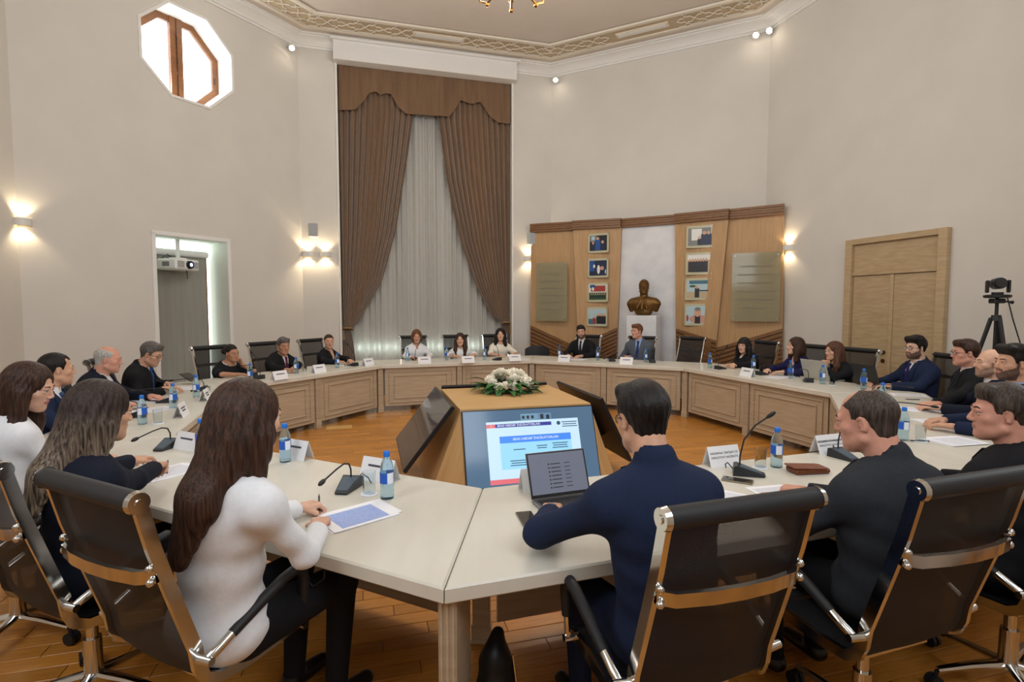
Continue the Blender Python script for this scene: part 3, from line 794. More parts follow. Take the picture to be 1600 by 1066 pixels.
# raised interlacing lattice of the frieze on the four walls the photo shows, with the two plaster vents
def lattice(wl, vents):
    mb = MB(); zb = ZCEIL - .022; mid = (F0 + F1) / 2; amp = (F1 - F0) / 2 - .05
    L = wl.L; per = .62; n = max(4, int((L - .3) / per)); per = (L - .5) / n
    def seg(pts):
        P = [wl.P(t, zb, o_) for t, o_ in pts]
        mb.tube(P, .011, 4, 0, None, False)
    for k in range(n):
        s0 = .25 + k * per
        if any(abs(s0 + per / 2 - vv) < per * .75 for vv in vents): continue
        for ph in (1, -1):
            seg([(s0, mid - ph * amp), (s0 + per * .18, mid - ph * amp), (s0 + per * .30, mid - ph * amp * .45), (s0 + per * .38, mid - ph * amp * .5),
                 (s0 + per * .5, mid), (s0 + per * .62, mid + ph * amp * .5), (s0 + per * .70, mid + ph * amp * .45), (s0 + per * .82, mid + ph * amp), (s0 + per, mid + ph * amp)])
            seg([(s0, mid), (s0 + per * .12, mid + ph * amp * .35), (s0 + per * .2, mid + ph * amp * .3), (s0 + per * .35, mid + ph * amp), (s0 + per * .65, mid + ph * amp),
                 (s0 + per * .8, mid + ph * amp * .3), (s0 + per * .88, mid + ph * amp * .35), (s0 + per, mid)])
    mb.build('lattice_relief', M_LATT, frieze, 0)
    for vv in vents:
        b = MB(); b.box((0, 0, 0), (.95, .17, .03), 0, wl.M(vv, ZCEIL - .02, mid), ch=.008)
        b.box((0, 0, 0), (.86, .09, .03), 1, wl.M(vv, ZCEIL - .026, mid)); b.build('vent_plaque', [M_LATT, M_WHITE], frieze)
lattice(WL, []); lattice(WC, [2.55]); lattice(WP, [2.1]); lattice(WR, [])

# octagonal window: deep white reveal, brown two-leaf frame, bright panes
win = empty('window_1', WL.P(OW_C[0], OW_C[1])); win['kind'] = 'structure'
inv = Matrix.Translation(-win.location)
def octp(sc): return [(OW_C[0] + (x - OW_C[0]) * sc, OW_C[1] + (z - OW_C[1]) * sc) for x, z in OCT]
def ringstrip(mb, pa, oa, pb, ob, mi=0):
    n = len(pa); vs_ = [inv @ WL.P(s, z, oa) for s, z in pa] + [inv @ WL.P(s, z, ob) for s, z in pb]
    mb.add(vs_, [(i, (i + 1) % n, n + (i + 1) % n, n + i) for i in range(n)], mi)
mb = MB(); DEP = -.42
ringstrip(mb, octp(1.0), .0, octp(1.0), DEP); mb.build('window_reveal', M_WHITE, win, 0)
mb = MB(); ringstrip(mb, octp(1.07), .0, octp(1.06), .025); ringstrip(mb, octp(1.06), .025, octp(1.0), .02); ringstrip(mb, octp(1.0), .02, octp(1.0), -.02); mb.build('window_surround', M_WHITE, win, 0)
mb = MB(); ringstrip(mb, octp(1.0), DEP + .07, octp(.86), DEP + .07); ringstrip(mb, octp(.86), DEP + .07, octp(.86), DEP)
mb.box((0, 0, 0), (.19, .09, 1.36), 0, inv @ WL.M(OW_C[0], OW_C[1], DEP + .045)); mb.build('window_frame', M_BROWNWOOD, win, 0)
mb = MB(); mb.box((0, 0, 0), (.012, .012, 1.3), 0, inv @ WL.M(OW_C[0], OW_C[1], DEP + .092))
for zz in (-.35, 0.0, .35): mb.cyl((0, 0, zz - .03), (0, 0, zz + .03), .012, n=8, mi=0, M=inv @ WL.M(OW_C[0], OW_C[1], DEP + .1))
mb.cyl((0, 0, -.05), (0, 0, .05), .012, n=8, M=inv @ WL.M(OW_C[0] + .6, OW_C[1] - .1, DEP + .1))
mb.build('window_hardware', mat('dark_metal_hinge', (70, 50, 35), .4, .6), win)
M_SKYPANE = mat('bright_sky_pane', (255, 255, 255), .3, emit=(240, 252, 255), estr=3.0)
for sg in (-1, 1):
    pts = [q for q in octp(.87)]
    half = [(max(s, OW_C[0] + .05) if sg > 0 else min(s, OW_C[0] - .05), z) for s, z in pts]
    mb = MB(); mb.add([inv @ WL.P(s, z, DEP + .02) for s, z in half], [tuple(range(8))]); mb.build('window_pane', M_SKYPANE, win, 0)
area_light('octagon_daylight', WL.P(OW_C[0], OW_C[1], DEP + .12), (WL.n.x, WL.n.y, -.15), 1.0, 1.0, 45, (.9, .97, 1.0))

# niche with roller blind in the left wall
nic = empty('window_2', WL.P((NICHE[0] + NICHE[1]) / 2, 0)); nic['kind'] = 'structure'
inv = Matrix.Translation(-nic.location); ND = -.55
M_REVEAL = mat('niche_reveal_paint', (214, 218, 206), .8)
mb = MB()
n0, n1, nz = NICHE
for a, b in (((n0, 0), (n0, nz)), ((n0, nz), (n1, nz)), ((n1, nz), (n1, 0))):
    mb.quad(inv @ WL.P(a[0], a[1], 0), inv @ WL.P(b[0], b[1], 0), inv @ WL.P(b[0], b[1], ND), inv @ WL.P(a[0], a[1], ND))
mb.build('niche_reveal', M_REVEAL, nic, 0)
mb = MB()
for (s, z, sx, sz) in ((n0 - .03, nz / 2, .06, nz + .06), (n1 + .03, nz / 2, .06, nz + .06), ((n0 + n1) / 2, nz + .03, n1 - n0 + .12, .06)):
    mb.box((0, 0, 0), (sx, .03, sz), 0, inv @ WL.M(s, z, .005), ch=.006)
mb.build('niche_architrave', M_WHITE, nic)
mb = MB(); mb.quad(*[inv @ WL.P(s, z, ND + .01) for s, z in ((n0, 0), (n1, 0), (n1, nz), (n0, nz))]); mb.build('window_pane', mat('niche_sky_pane', (255, 255, 255), .4, emit=(235, 250, 248), estr=2.2), nic, 0)
M_BLIND = mat('grey_roller_blind', (150, 148, 138), .8, color2=(142, 140, 131), scale=3, stretch=(6, 6, .3))
bw1 = n0 + (n1 - n0) * .90
mb = MB(); nn = 24
vs_ = []; fs_ = []
for i in range(nn + 1):
    s = n0 + .02 + (bw1 - n0 - .02) * i / nn; of = ND + .1 + .012 * math.sin(i * 1.1)
    vs_ += [inv @ WL.P(s, .02, of), inv @ WL.P(s, nz - .22, of)]
for i in range(nn): fs_.append((2 * i, 2 * i + 2, 2 * i + 3, 2 * i + 1))
mb.add(vs_, fs_); mb.build('roller_blind', M_BLIND, nic)
mb = MB(); mb.cyl(inv @ WL.P(n0 + .01, nz - .2, ND + .12), inv @ WL.P(bw1 + .02, nz - .2, ND + .12), .055, n=16); mb.build('blind_roller', M_WHITE, nic)
mb = MB(); mb.box((0, 0, 0), (.03, .04, nz - .3), 0, inv @ WL.M(bw1 + .025, nz / 2 - .1, ND + .06)); mb.build('window_frame', M_BROWNWOOD, nic)

# double door of the right wall
M_OAK = mat('pale_oak_veneer', (192, 168, 132), .5, color2=(176, 150, 114), scale=4, stretch=(1.2, 1.2, 14))
M_OAKH = mat('pale_oak_veneer_cross', (188, 164, 128), .5, color2=(172, 146, 110), scale=4, stretch=(1.4, 1.4, 9))
d0, d1, dz = 1.715, 3.15, 2.645
door = empty('door_1', WR.P((d0 + d1) / 2, 0)); door['kind'] = 'structure'
inv = Matrix.Translation(-door.location)
def dbox(name, s0, s1, z0, z1, off, th, m, ch=.004, parent=None):
    b = MB(); b.box((0, 0, 0), (s1 - s0, th, z1 - z0), 0, inv @ WR.M((s0 + s1) / 2, (z0 + z1) / 2, off), ch=ch); return b.build(name, m, parent or door)
dbox('door_post', d0, d0 + .11, 0, dz, .04, .08, M_OAK); dbox('door_post', d1 - .11, d1, 0, dz, .04, .08, M_OAK)
dbox('door_head', d0 + .11, d1 - .11, dz - .08, dz, .04, .08, M_OAKH)
dbox('transom_panel', d0 + .11, d1 - .11, 2.16, dz - .08, .015, .03, M_OAKH); dbox('transom_bar', d0 + .11, d1 - .11, 2.11, 2.16, .03, .05, M_OAKH)
dm = (d0 + d1) / 2
l1 = dbox('door_leaf', d0 + .115, dm - .003, .01, 2.105, .012, .03, M_OAKH); l2 = dbox('door_leaf', dm + .003, d1 - .115, .01, 2.105, .012, .03, M_OAKH)
dbox('cover_strip', dm - .025, dm + .025, .01, 2.105, .035, .02, M_OAK)
M_BRONZE = mat('bronze_metal', (120, 82, 44), .35, .9)
b = MB(); Mx = inv @ WR.M(dm - .09, 1.02, .03)
b.cyl((0, 0, 0), (0, .012, 0), .03, n=16, M=Mx); b.cyl((0, .01, 0), (0, .05, 0), .009, n=8, M=Mx); b.tube([(0, .05, 0), (-.04, .055, 0), (-.13, .05, .002)], [.01, .01, .008], 8, 0, Mx)
b.cyl((0, 0, -.12), (0, .012, -.12), .028, n=16, M=Mx); b.build('door_handle', M_BRONZE, l1)
# ------------------------------------------------------------------ curtain alcove
M_SILL = mat('alcove_plaster', (205, 200, 190), .85)
alc = empty('window_3', WC.P(2.4, 0)); alc['kind'] = 'structure'
inv = Matrix.Translation(-alc.location); AD = -.42
c0, c1, cz = CUR
mb = MB()
for a, b in (((c0, 0), (c0, cz)), ((c0, cz), (c1, cz)), ((c1, cz), (c1, 0)), ((c1, 0.02), (c0, 0.02))):
    mb.quad(inv @ WC.P(a[0], a[1], 0), inv @ WC.P(b[0], b[1], 0), inv @ WC.P(b[0], b[1], AD), inv @ WC.P(a[0], a[1], AD))
mb.quad(*[inv @ WC.P(s, z, AD) for s, z in ((c0, 0), (c1, 0), (c1, cz), (c0, cz))]); mb.build('alcove_reveal', M_SILL, alc, 0)
mb = MB(); mb.box((0, 0, 0), (c1 - c0 - .8, .01, .07), 0, inv @ WC.M((c0 + c1) / 2 - .2, .83, AD + .02)); mb.build('window_pane', mat('low_glow_strip', (255, 255, 255), .4, emit=(235, 255, 250), estr=4), alc, 0)  # glowing strip added behind the sheer to make its low bright streak
mb = MB()
for (s, z, sx, sz) in ((c0 - .02, cz / 2, .04, cz), (c1 + .02, cz / 2, .04, cz)): mb.box((0, 0, 0), (sx, .06, sz), 0, inv @ WC.M(s, z, .01), ch=.006)
mb.box((0, 0, 0), (c1 - c0 + .12, .26, .44), 0, inv @ WC.M((c0 + c1) / 2, cz + .2, .1), ch=.01)
mb.box((0, 0, 0), (c1 - c0 + .24, .34, .05), 0, inv @ WC.M((c0 + c1) / 2, cz + .35, .13), ch=.015); mb.build('alcove_surround', M_WHITE, alc)
M_DRAPE = mat('brown_velvet_drape', (124, 94, 66), .8, color2=(108, 80, 54), scale=2.5, stretch=(6, 6, .5), sheen=.6)
m = bpy.data.materials.new('white_sheer'); m.use_nodes = True; MATS['white_sheer'] = m
nt = m.node_tree; pb = nt.nodes['Principled BSDF']; pb.inputs['Base Color'].default_value = srgb((214, 212, 206)); pb.inputs['Roughness'].default_value = .9
tl = nt.nodes.new('ShaderNodeBsdfTranslucent'); tl.inputs[0].default_value = srgb((225, 225, 220)); mx = nt.nodes.new('ShaderNodeMixShader'); mx.inputs[0].default_value = .35
nt.links.new(pb.outputs[0], mx.inputs[1]); nt.links.new(tl.outputs[0], mx.inputs[2]); nt.links.new(mx.outputs[0], nt.nodes['Material Output'].inputs[0])
def cloth_grid(name, f, nu, nv, material, parent=None, inv_=None):
    vs_ = []; fs_ = []
    for j in range(nv + 1):
        for i in range(nu + 1):
            q = f(i / nu, j / nv); vs_.append(tuple(inv_ @ q) if inv_ else tuple(q))
    for j in range(nv):
        for i in range(nu): a = j * (nu + 1) + i; fs_.append((a, a + 1, a + nu + 2, a + nu + 1))
    b = MB(); b.add(vs_, fs_); return b.build(name, material, parent, 180)
rs = np.random.RandomState(3); ph = rs.rand(60) * 6.28
def sheer(u, v):
    s = c0 + .1 + (c1 - c0 - .2) * u; return WC.P(s, .06 + (cz - .2) * v, -.30 + .028 * math.sin(u * 150 + 1.5 * math.sin(u * 37)) + .012 * math.sin(u * 61))
o = cloth_grid('sheer_curtain', sheer, 300, 6, m); tag(o, 'white pleated sheer curtain hanging between the two brown drapes', 'curtain')
def interp(pts, x):
    if x <= pts[0][0]: return pts[0][1]
    for (a, b), (c_, d_) in zip(pts, pts[1:]):
        if x <= c_: return b + (d_ - b) * (x - a) / (c_ - a)
    return pts[-1][1]
def drape(side, px, label):
    edge = sorted([(WC.at(u, v, -.1)[1], WC.at(u, v, -.1)[0]) for u, v in px])
    tz, ts = edge[0]; out_s = c0 + .02 if side < 0 else c1 - .02
    root = empty('drape', WC.P(out_s, 0), 0, label, 'curtain', 'tied back window drapes'); iv = Matrix.Translation(-root.location)
    gather = ts - side * -.0
    def inner(z): return interp(edge, z)
    def outer(z):
        k = max(0, min(1, (z - tz) / .9)); t_in = ts + side * .14
        return out_s * (k ** .6) + t_in * (1 - k ** .6) if abs(t_in - out_s) < .6 else out_s
    NF = 13
    def f(u, v):
        z = tz + (6.22 - tz) * (v ** 1.0)
        a, b = outer(z), inner(z); s = a + (b - a) * u; wd = abs(b - a) / NF
        am = min(.05, .55 * wd) * (.75 + .25 * math.sin(u * 9))
        fold = math.sin(u * NF * 6.283 + .5 * math.sin(v * 3 + u * 5)); fold = math.copysign(abs(fold) ** .7, fold)
        return WC.P(s, z, -.12 + am * fold + .05 * math.sin(u * 3.1) * (1 - min(1, abs(b - a) / 1.0)))
    cloth_grid('drape_cloth', f, 240, 40, M_DRAPE, root, iv)
    def g(u, v):
        z = .05 + (tz - .05) * v; wd = .05 + .14 * (1 - v) ** .7; cs = (outer(tz) + ts) / 2
        am = .02 + .02 * (1 - v)
        return WC.P(cs + (u - .5) * 2 * wd, z, -.12 + am * math.sin(u * 40))
    cloth_grid('drape_tail', g, 60, 10, M_DRAPE, root, iv)
    b = MB(); cs = (outer(tz) + ts) / 2
    pts = [WC.P(cs + .1 * math.cos(a), tz + .02 * math.sin(a), -.12 + .085 * math.sin(a)) for a in [k * 6.283 / 16 for k in range(17)]]
    b.tube(pts, .018, 6, 0, iv, False, 1.0); b.tube([WC.P(cs + side * .08, tz - .02, -.04), WC.P(cs + side * .07, tz - .22, -.03)], [.012, .02], 8, 0, iv)
    b.build('tieback', mat('tieback_braid', (150, 118, 82), .7), root)
drape(-1, [(646, 179), (637, 246), (619, 359), (597, 440), (558, 507), (549, 514)], 'brown velvet drape tied back at the left side of the tall window')
drape(1, [(684, 183), (698, 282), (720, 377), (745, 449), (770, 496), (786, 505)], 'brown velvet drape tied back at the right side of the tall window')
vprof = [(60, 203), (125, 200), (150, 172), (172, 142), (195, 138), (210, 150), (230, 142), (248, 148), (270, 190), (300, 215), (330, 217), (450, 225), (470, 200), (490, 168), (515, 178), (530, 180), (558, 174), (590, 222), (620, 246), (660, 250)]
vp = sorted(WC.at(500 + x * .45, 80 + y * .45, .02) for x, y in vprof)
def val(u, v):
    s = c0 + .02 + (c1 - c0 - .04) * u; zb = interp(vp, s)
    return WC.P(s, zb + (cz - .005 - zb) * v, -.02 + .022 * math.sin(u * 70 + 1.2 * math.sin(u * 19)) * (.4 + .6 * v) - .02 * v)
o = cloth_grid('curtain_valance', val, 220, 10, M_DRAPE); tag(o, 'brown scalloped valance across the top of the tall window', 'curtain')

# ------------------------------------------------------------------ wooden memorial panelling
M_PANW = mat('tan_wood_panel', (190, 152, 108), .45, color2=(176, 138, 94), scale=3, stretch=(10, 10, .8))
M_DARKW = mat('dark_walnut_slat', (134, 94, 56), .4, color2=(114, 76, 42), scale=5, stretch=(2, 2, 12))
M_GROOVE = mat('slat_groove_backing', (62, 40, 22), .7)
M_MARBLE = mat('white_marble', (224, 224, 226), .3, color2=(204, 206, 210), scale=2.5, detail=8, contrast=(.42, .75))
pan = empty('memorial_panelling', WP.P(2.1, 0), 0, 'tan and white marble wall panelling with dark slats behind the bust', 'wall panel')
inv = Matrix.Translation(-pan.location)
def q(u, v, off): s, z = WP.at(u, v, off); return s, z
def slab(name, top, bot, offs, th, m, zt=3.25, zb=.02):
    # top=(u_left,u_right) pixels at the top, bot the same low down; offs=(left,right)
    TL, TR = WP.at(top[0], 352, offs[0])[0], WP.at(top[1], 352, offs[1])[0]; BL, BR = WP.at(bot[0], 512, offs[0])[0], WP.at(bot[1], 512, offs[1])[0]
    ext = lambda a, b, z: a + (b - a) * (3.38 - z) / (3.38 - 1.22)
    vs_ = []
    for o_ in (0, -th):
        for (t, b_, of, z) in ((TL, BL, offs[0], zb), (TR, BR, offs[1], zb), (TR, BR, offs[1], zt), (TL, BL, offs[0], zt)):
            vs_.append(inv @ WP.P(ext(t, b_, z), z, of + o_))
    b = MB(); b.add(vs_, [(3, 2, 1, 0), (4, 5, 6, 7), (0, 1, 5, 4), (1, 2, 6, 5), (2, 3, 7, 6), (3, 0, 4, 7)]); b.build(name, m, pan, 0)
    return (lambda x, z: (lambda l, r_: (l + (r_ - l) * x, offs[0] + (offs[1] - offs[0]) * x))(ext(TL, BL, z), ext(TR, BR, z)))
P1 = slab('wood_panel', (830, 895), (829, 902), (.42, .30), .06, M_PANW); P2 = slab('wood_panel', (895, 971), (902, 965), (.40, .26), .06, M_PANW)
P3 = slab('marble_panel', (969, 1056), (962, 1058), (.18, .18), .05, M_MARBLE)
P4 = slab('wood_panel', (1054, 1139), (1056, 1121), (.26, .38), .06, M_PANW); P5 = slab('wood_panel', (1139, 1225), (1121, 1223), (.30, .42), .06, M_PANW)
for Pf, zl, zr in ((P1, 1.24, .80), (P2, .86, 1.22), (P4, 1.22, 1.02), (P5, .88, 1.26)):
    for k in range(10):
        a0 = Pf(0.0, zl); a1 = Pf(1.0, zr); dz_ = k * .082
        if zl - dz_ < .3: break
        b = MB(); pA = WP.P(Pf(.005, zl - dz_)[0], zl - dz_, a0[1] + .012); pB = WP.P(Pf(.995, zr - dz_)[0], zr - dz_ * .92, a1[1] + .012)
        n3 = Vector((WP.n.x, WP.n.y, 0)) * .012; up = Vector((0, 0, .03))
        vs_ = [inv @ (p_ + u_ * up + w_ * n3) for p_ in (pA, pB) for u_ in (-1, 1) for w_ in (-1, 1)]
        b.add(vs_, [(0, 1, 3, 2), (4, 6, 7, 5), (0, 4, 5, 1), (2, 3, 7, 6), (0, 2, 6, 4), (1, 5, 7, 3)]); b.build('slat', M_DARKW, pan, 0)
    b = MB(); b.add([inv @ WP.P(Pf(x, z)[0], z, Pf(x, z)[1] + .003) for x, z in ((0.004, .05), (.996, .05), (.996, zr + .03), (.004, zl + .03))], [(3, 2, 1, 0)]); b.build('slat_backing', M_GROOVE, pan, 0)
for Pf in (P1, P2, P3, P4, P5):
    for k in range(4):
        z = 3.245 + k * .045; b = MB(); a0, a1 = Pf(0, z), Pf(1, z)
        pA = WP.P(a0[0], z, a0[1] + .02); pB = WP.P(a1[0], z, a1[1] + .02); n3 = Vector((WP.n.x, WP.n.y, 0)) * (.05 if k % 2 else .04); up = Vector((0, 0, .02))
        vs_ = [inv @ (p_ + u_ * up + w_ * n3) for p_ in (pA, pB) for u_ in (-1, 1) for w_ in (-1, 1)]
        b.add(vs_, [(0, 1, 3, 2), (4, 6, 7, 5), (0, 4, 5, 1), (2, 3, 7, 6), (0, 2, 6, 4), (1, 5, 7, 3)]); b.build('cornice_strip', M_DARKW, pan, 0)

# framed photographs: glass plate with standoffs and a generic print
M_PGLASS = mat('photo_glass', (196, 190, 160), .12, color2=(190, 184, 154), scale=3)
PC = {n: mat('print_' + n, c_, .35) for n, c_ in dict(sky=(176, 200, 206), navy=(30, 44, 72), blue=(38, 82, 146), dark=(34, 34, 40), green=(62, 96, 70), red=(160, 62, 56), tan=(186, 166, 130), skin=(206, 160, 130), white=(226, 226, 220), grey=(120, 124, 122), pink=(198, 148, 132), teal=(60, 110, 130)).items()}
def photo(u, v, w_, h_, off, shapes, label):
    s, z = WP.at(u, v, off); root = empty('framed_photograph', WP.P(s, z, off), math.atan2(WP.d.y, WP.d.x), label, 'photo', 'photographs on the wooden panelling')
    b = MB(); b.box((0, -.0, 0), (w_ + .07, .014, h_ + .09), 0, ch=.003); b.build('glass_plate', M_PGLASS, root)
    for sx in (-1, 1):
        for sz in (-1, 1):
            b = MB(); b.cyl((sx * (w_ / 2 + .022), -.04, sz * (h_ / 2 + .03)), (sx * (w_ / 2 + .022), -.016 + .0, sz * (h_ / 2 + .03)), .009, n=8); b.cyl((sx * (w_ / 2 + .022), -.02, sz * (h_ / 2 + .03)), (sx * (w_ / 2 + .022), .03, sz * (h_ / 2 + .03)), .006, n=6)
            b.build('standoff', mat('steel_standoff', (170, 168, 160), .3, .9), root)
    b = MB(); names = list(PC)
    for i, (col, x0, y0, x1, y1, rd) in enumerate(shapes):
        yy = -.0085 - i * .0004; mi = names.index(col)
        if rd:
            cx, cy, rx, ry = (x0 + x1) / 2, (y0 + y1) / 2, (x1 - x0) / 2, (y1 - y0) / 2
            pts = [((cx + rx * math.cos(k * 6.283 / 12) - .5) * w_, yy, (cy + ry * math.sin(k * 6.283 / 12) - .5) * h_) for k in range(12)]
        else: pts = [((a - .5) * w_, yy, (c_ - .5) * h_) for a, c_ in ((x0, y0), (x1, y0), (x1, y1), (x0, y1))]
        b.add(pts, [tuple(range(len(pts)))], mi)
    # local +y looks away from the room here, so turn the print to the room side
    o_ = b.build('photo_print', [PC[n] for n in names], root, 0)
    return root
def fig(x, w_, top, body, head='skin'): return [(body, x - w_ / 2, 0.02, x + w_ / 2, top - .18, 0), (body, x - w_ / 2, top - .34, x + w_ / 2, top - .12, 1), (head, x - w_ * .3, top - .2, x + w_ * .3, top, 1)]
ph_l = [((935, 380), [('dark', 0, 0, 1, 1, 0), ('grey', 0, .6, .4, 1, 0), ('sky', .1, .7, .3, .95, 0)] + fig(.2, .2, .62, 'navy') + fig(.75, .25, .66, 'navy') + fig(.47, .3, .9, 'blue'), 'topmost left photo print, person in blue among dark figures'),
        ((934.5, 419), [('navy', 0, 0, 1, 1, 0), ('blue', 0, .3, .3, 1, 0), ('white', .22, .5, .34, .75, 1), ('white', .45, .1, .62, .7, 1), ('pink', .62, .35, .85, .62, 1), ('sky', .9, .1, .98, .4, 1)], 'second left photo print, mostly navy with white shapes'),
        ((934, 457), [('white', 0, .5, 1, 1, 0), ('red', .1, .55, .95, .95, 0), ('blue', .05, .8, .35, 1, 0), ('white', .15, .6, .3, .85, 1), ('green', 0, 0, 1, .48, 0)] + sum([[('dark', .06 + .13 * k, .08, .16 + .13 * k, .36, 1), ('skin', .09 + .13 * k, .32, .14 + .13 * k, .44, 1)] for k in range(7)], []), 'third left photo print, red and blue banner above a seated row'),
        ((933, 495), [('sky', 0, 0, 1, 1, 0), ('teal', 0, 0, .4, .35, 0)] + fig(.35, .2, .58, 'red') + fig(.58, .22, .72, 'dark') + fig(.75, .22, .72, 'dark') + fig(.9, .22, .72, 'dark'), 'lowest left photo print, dark-suited group against pale sky')]
for (uv, sh, lb) in ph_l: photo(uv[0], uv[1], .36, .30, .36, sh, lb)
ph_r = [((1093, 370), [('grey', 0, 0, 1, 1, 0), ('white', .15, .3, .6, .95, 0)] + fig(.5, .16, .55, 'dark') + fig(.72, .3, .8, 'navy') + fig(.9, .25, .8, 'navy'), 'topmost right photo print, dark figures before a pale machine'),
        ((1092, 412), [('white', 0, .7, 1, 1, 0), ('tan', 0, 0, 1, .7, 0)] + sum([fig(.1 + .12 * k, .14, .8, 'dark') for k in range(7)], []) + [('dark', .2, .25, .7, .5, 1)], 'second right photo print, a dark crowd standing outdoors'),
        ((1091, 452), [('sky', 0, .3, 1, 1, 0), ('teal', .1, .8, 1, 1, 0), ('tan', 0, 0, 1, .35, 0), ('green', .1, .6, .4, .75, 1)] + fig(.45, .2, .72, 'dark') + [('dark', .5, .38, .95, .45, 0)], 'third right photo print, one dark figure pointing by the shore'),
        ((1090, 492), [('sky', 0, 0, 1, 1, 0), ('red', 0, .1, .1, .5, 1), ('pink', .12, 0, .95, .5, 1), ('dark', .38, 0, .62, .5, 0), ('skin', .34, .38, .66, .92, 1), ('grey', .36, .72, .64, .94, 1)], 'lowest right photo print, smiling person in pink jacket')]
for (uv, sh, lb) in ph_r: photo(uv[0], uv[1], .40, .32, .34, sh, lb)
# glass plaques with engraved lines
M_PLQ = mat('green_tinted_glass', (164, 158, 128), .08, alpha=.55)
def plaque(pxs, off, label):
    (ua, va), (ub, vb) = pxs; s0, z1 = WP.at(ua, va, off); s1, z0 = WP.at(ub, vb, off); w_, h_ = s1 - s0, z1 - z0
    root = empty('glass_plaque', WP.P((s0 + s1) / 2, (z0 + z1) / 2, off), math.atan2(WP.d.y, WP.d.x), label, 'plaque')
    b = MB(); b.box((0, 0, 0), (w_, .012, h_), ch=.002); b.build('glass_sheet', M_PLQ, root)
    for k, (x0, x1) in enumerate(((-.35, .35), (-.42, .42), (-.42, .38), (-.42, .42), (-.42, .42), (-.3, .25))):
        b = MB(); b.box((0, -.0075, h_ * (.3 - .12 * k)), ((x1 - x0) * w_ * .9, .002, .022), 0, Matrix.Translation(((x0 + x1) / 2 * w_, 0, 0)))
        b.build('engraved_text_line', mat('engraving', (128, 122, 98), .6), root)
    for sx in (-1, 1):
        for sz in (-1, 1):
            b = MB(); b.cyl((sx * (w_ / 2 - .05), -.02, sz * (h_ / 2 - .05)), (sx * (w_ / 2 - .05), .1, sz * (h_ / 2 - .05)), .012, n=10)
            b.build('standoff', mat('steel_standoff'), root)
plaque(((838, 411), (886, 502)), .50, 'tinted glass plaque on the left end of the wall panelling'); plaque(((1144, 396), (1218, 503)), .50, 'tinted glass plaque on the right end of the wall panelling')

# bronze bust on a marble pedestal
bs, bz = WP.at(1007, 493, .55)
ped = MB(); ped.box((0, 0, .02), (.66, .42, .04), ch=.008); ped.box((0, 0, bz / 2), (.56, .36, bz), ch=.01)
pp = WP.P(bs, 0, .62); yaw = math.atan2(-WP.n.x, WP.n.y)
o = ped.build('marble_pedestal', M_MARBLE, None, loc=pp, rotz=yaw); tag(o, 'square white marble pedestal under the bronze bust', 'pedestal')
S = Sdf((-.40, -.22, -.02), (.40, .26, .5), .009)
S.ell((0, 0, .06), (.17, .11, .09), .03).ell((0, 0, .22), (.27, .12, .17), .05).cone((-.22, -.01, .27), (.22, -.01, .27), .085, .085, .05).cone((-.27, 0, .23), (-.25, 0, .11), .075, .045, .04).cone((.27, 0, .23), (.25, 0, .11), .075, .045, .04)
S.cone((0, -.03, .30), (0, -.02, .42), .08, .075, .03)
for sx in (-1, 1): S.cone((sx * .035, .1, .33), (sx * .10, .135, .14), .012, .022, .015)
S.cone((0, .11, .33), (0, .14, .12), .016, .03, .01)
S.fn(lambda x, y, z: z - .003)
bust_head = head_piece(False, .004, .0045, 0); bust_hair = hair_piece('receding', False, {})
V, Q = S.mesh(); pm_ = PM(); pm_.add(V, Q, 0); HMb = Matrix.Translation((0, .0, .565)) @ Matrix.Rotation(.25, 4, 'Z') @ Matrix.Scale(1.28, 4)
pm_.add(bust_head[0], bust_head[1], 0, HMb); pm_.add(bust_hair[0], bust_hair[1], 0, HMb); me = pm_.mesh('bust', [mat('bronze_bust', (120, 88, 46), .42, .75, color2=(92, 66, 34), scale=6)])
o = link('bronze_bust', me, None, (pp.x, pp.y, bz + .002), yaw); tag(o, 'bronze head and shoulders bust on the marble pedestal', 'bust'); o.scale = (.93, .93, .93)

# ------------------------------------------------------------------ wall lamps, speakers, spots, chandelier
M_LAMPW = mat('lamp_white_metal', (222, 220, 214), .5); M_GLOW = mat('warm_lamp_glow', (255, 240, 200), .5, emit=(255, 226, 170), estr=12.0)
def sconce(wl, s, z, label, power=9):
    root = empty('wall_lamp', wl.P(s, z), math.atan2(-wl.n.x, wl.n.y), label, 'wall lamp', 'up and down wall lamps')
    b = MB(); n = 10; out = [(.1 * math.cos(a), .1 * math.sin(a)) for a in [math.pi * k / n for k in range(n + 1)]]
    vs_ = [(x, y, z_) for z_ in (-.045, .045) for x, y in out]; k = n + 1
    fs_ = [(i, i + 1, k + i + 1, k + i) for i in range(n)]; b.add(vs_, fs_); b.add([(x * .94, y * .94, z_) for x, y, z_ in vs_], [f[::-1] for f in fs_])
    b.box((0, .012, 0), (.19, .02, .07)); b.build('lamp_shade', M_LAMPW, root)
    b = MB(); b.cyl((0, .05, -.025), (0, .05, .025), .022, n=10); b.build('bulb', M_GLOW, root)
    for dz_ in (.05, -.05):
        sp = spot_light('wall_lamp_light', wl.P(s, z + dz_, .05), (0, 0, dz_), power, (1.0, .80, .52), 125, .6, .02)
sconce(WL, .04, 2.70, 'white half-round wall lamp at the far left edge')
sconce(WC, .10, 2.67, 'white wall lamp under the left speaker, left one of the pair'); sconce(WC, .42, 2.67, 'white wall lamp under the left speaker, right one of the pair')
sconce(WC, 4.52, 2.69, 'white wall lamp between the window drape and the wood panelling'); sconce(WR, .565, 2.66, 'white wall lamp between the wood panelling and the oak door')
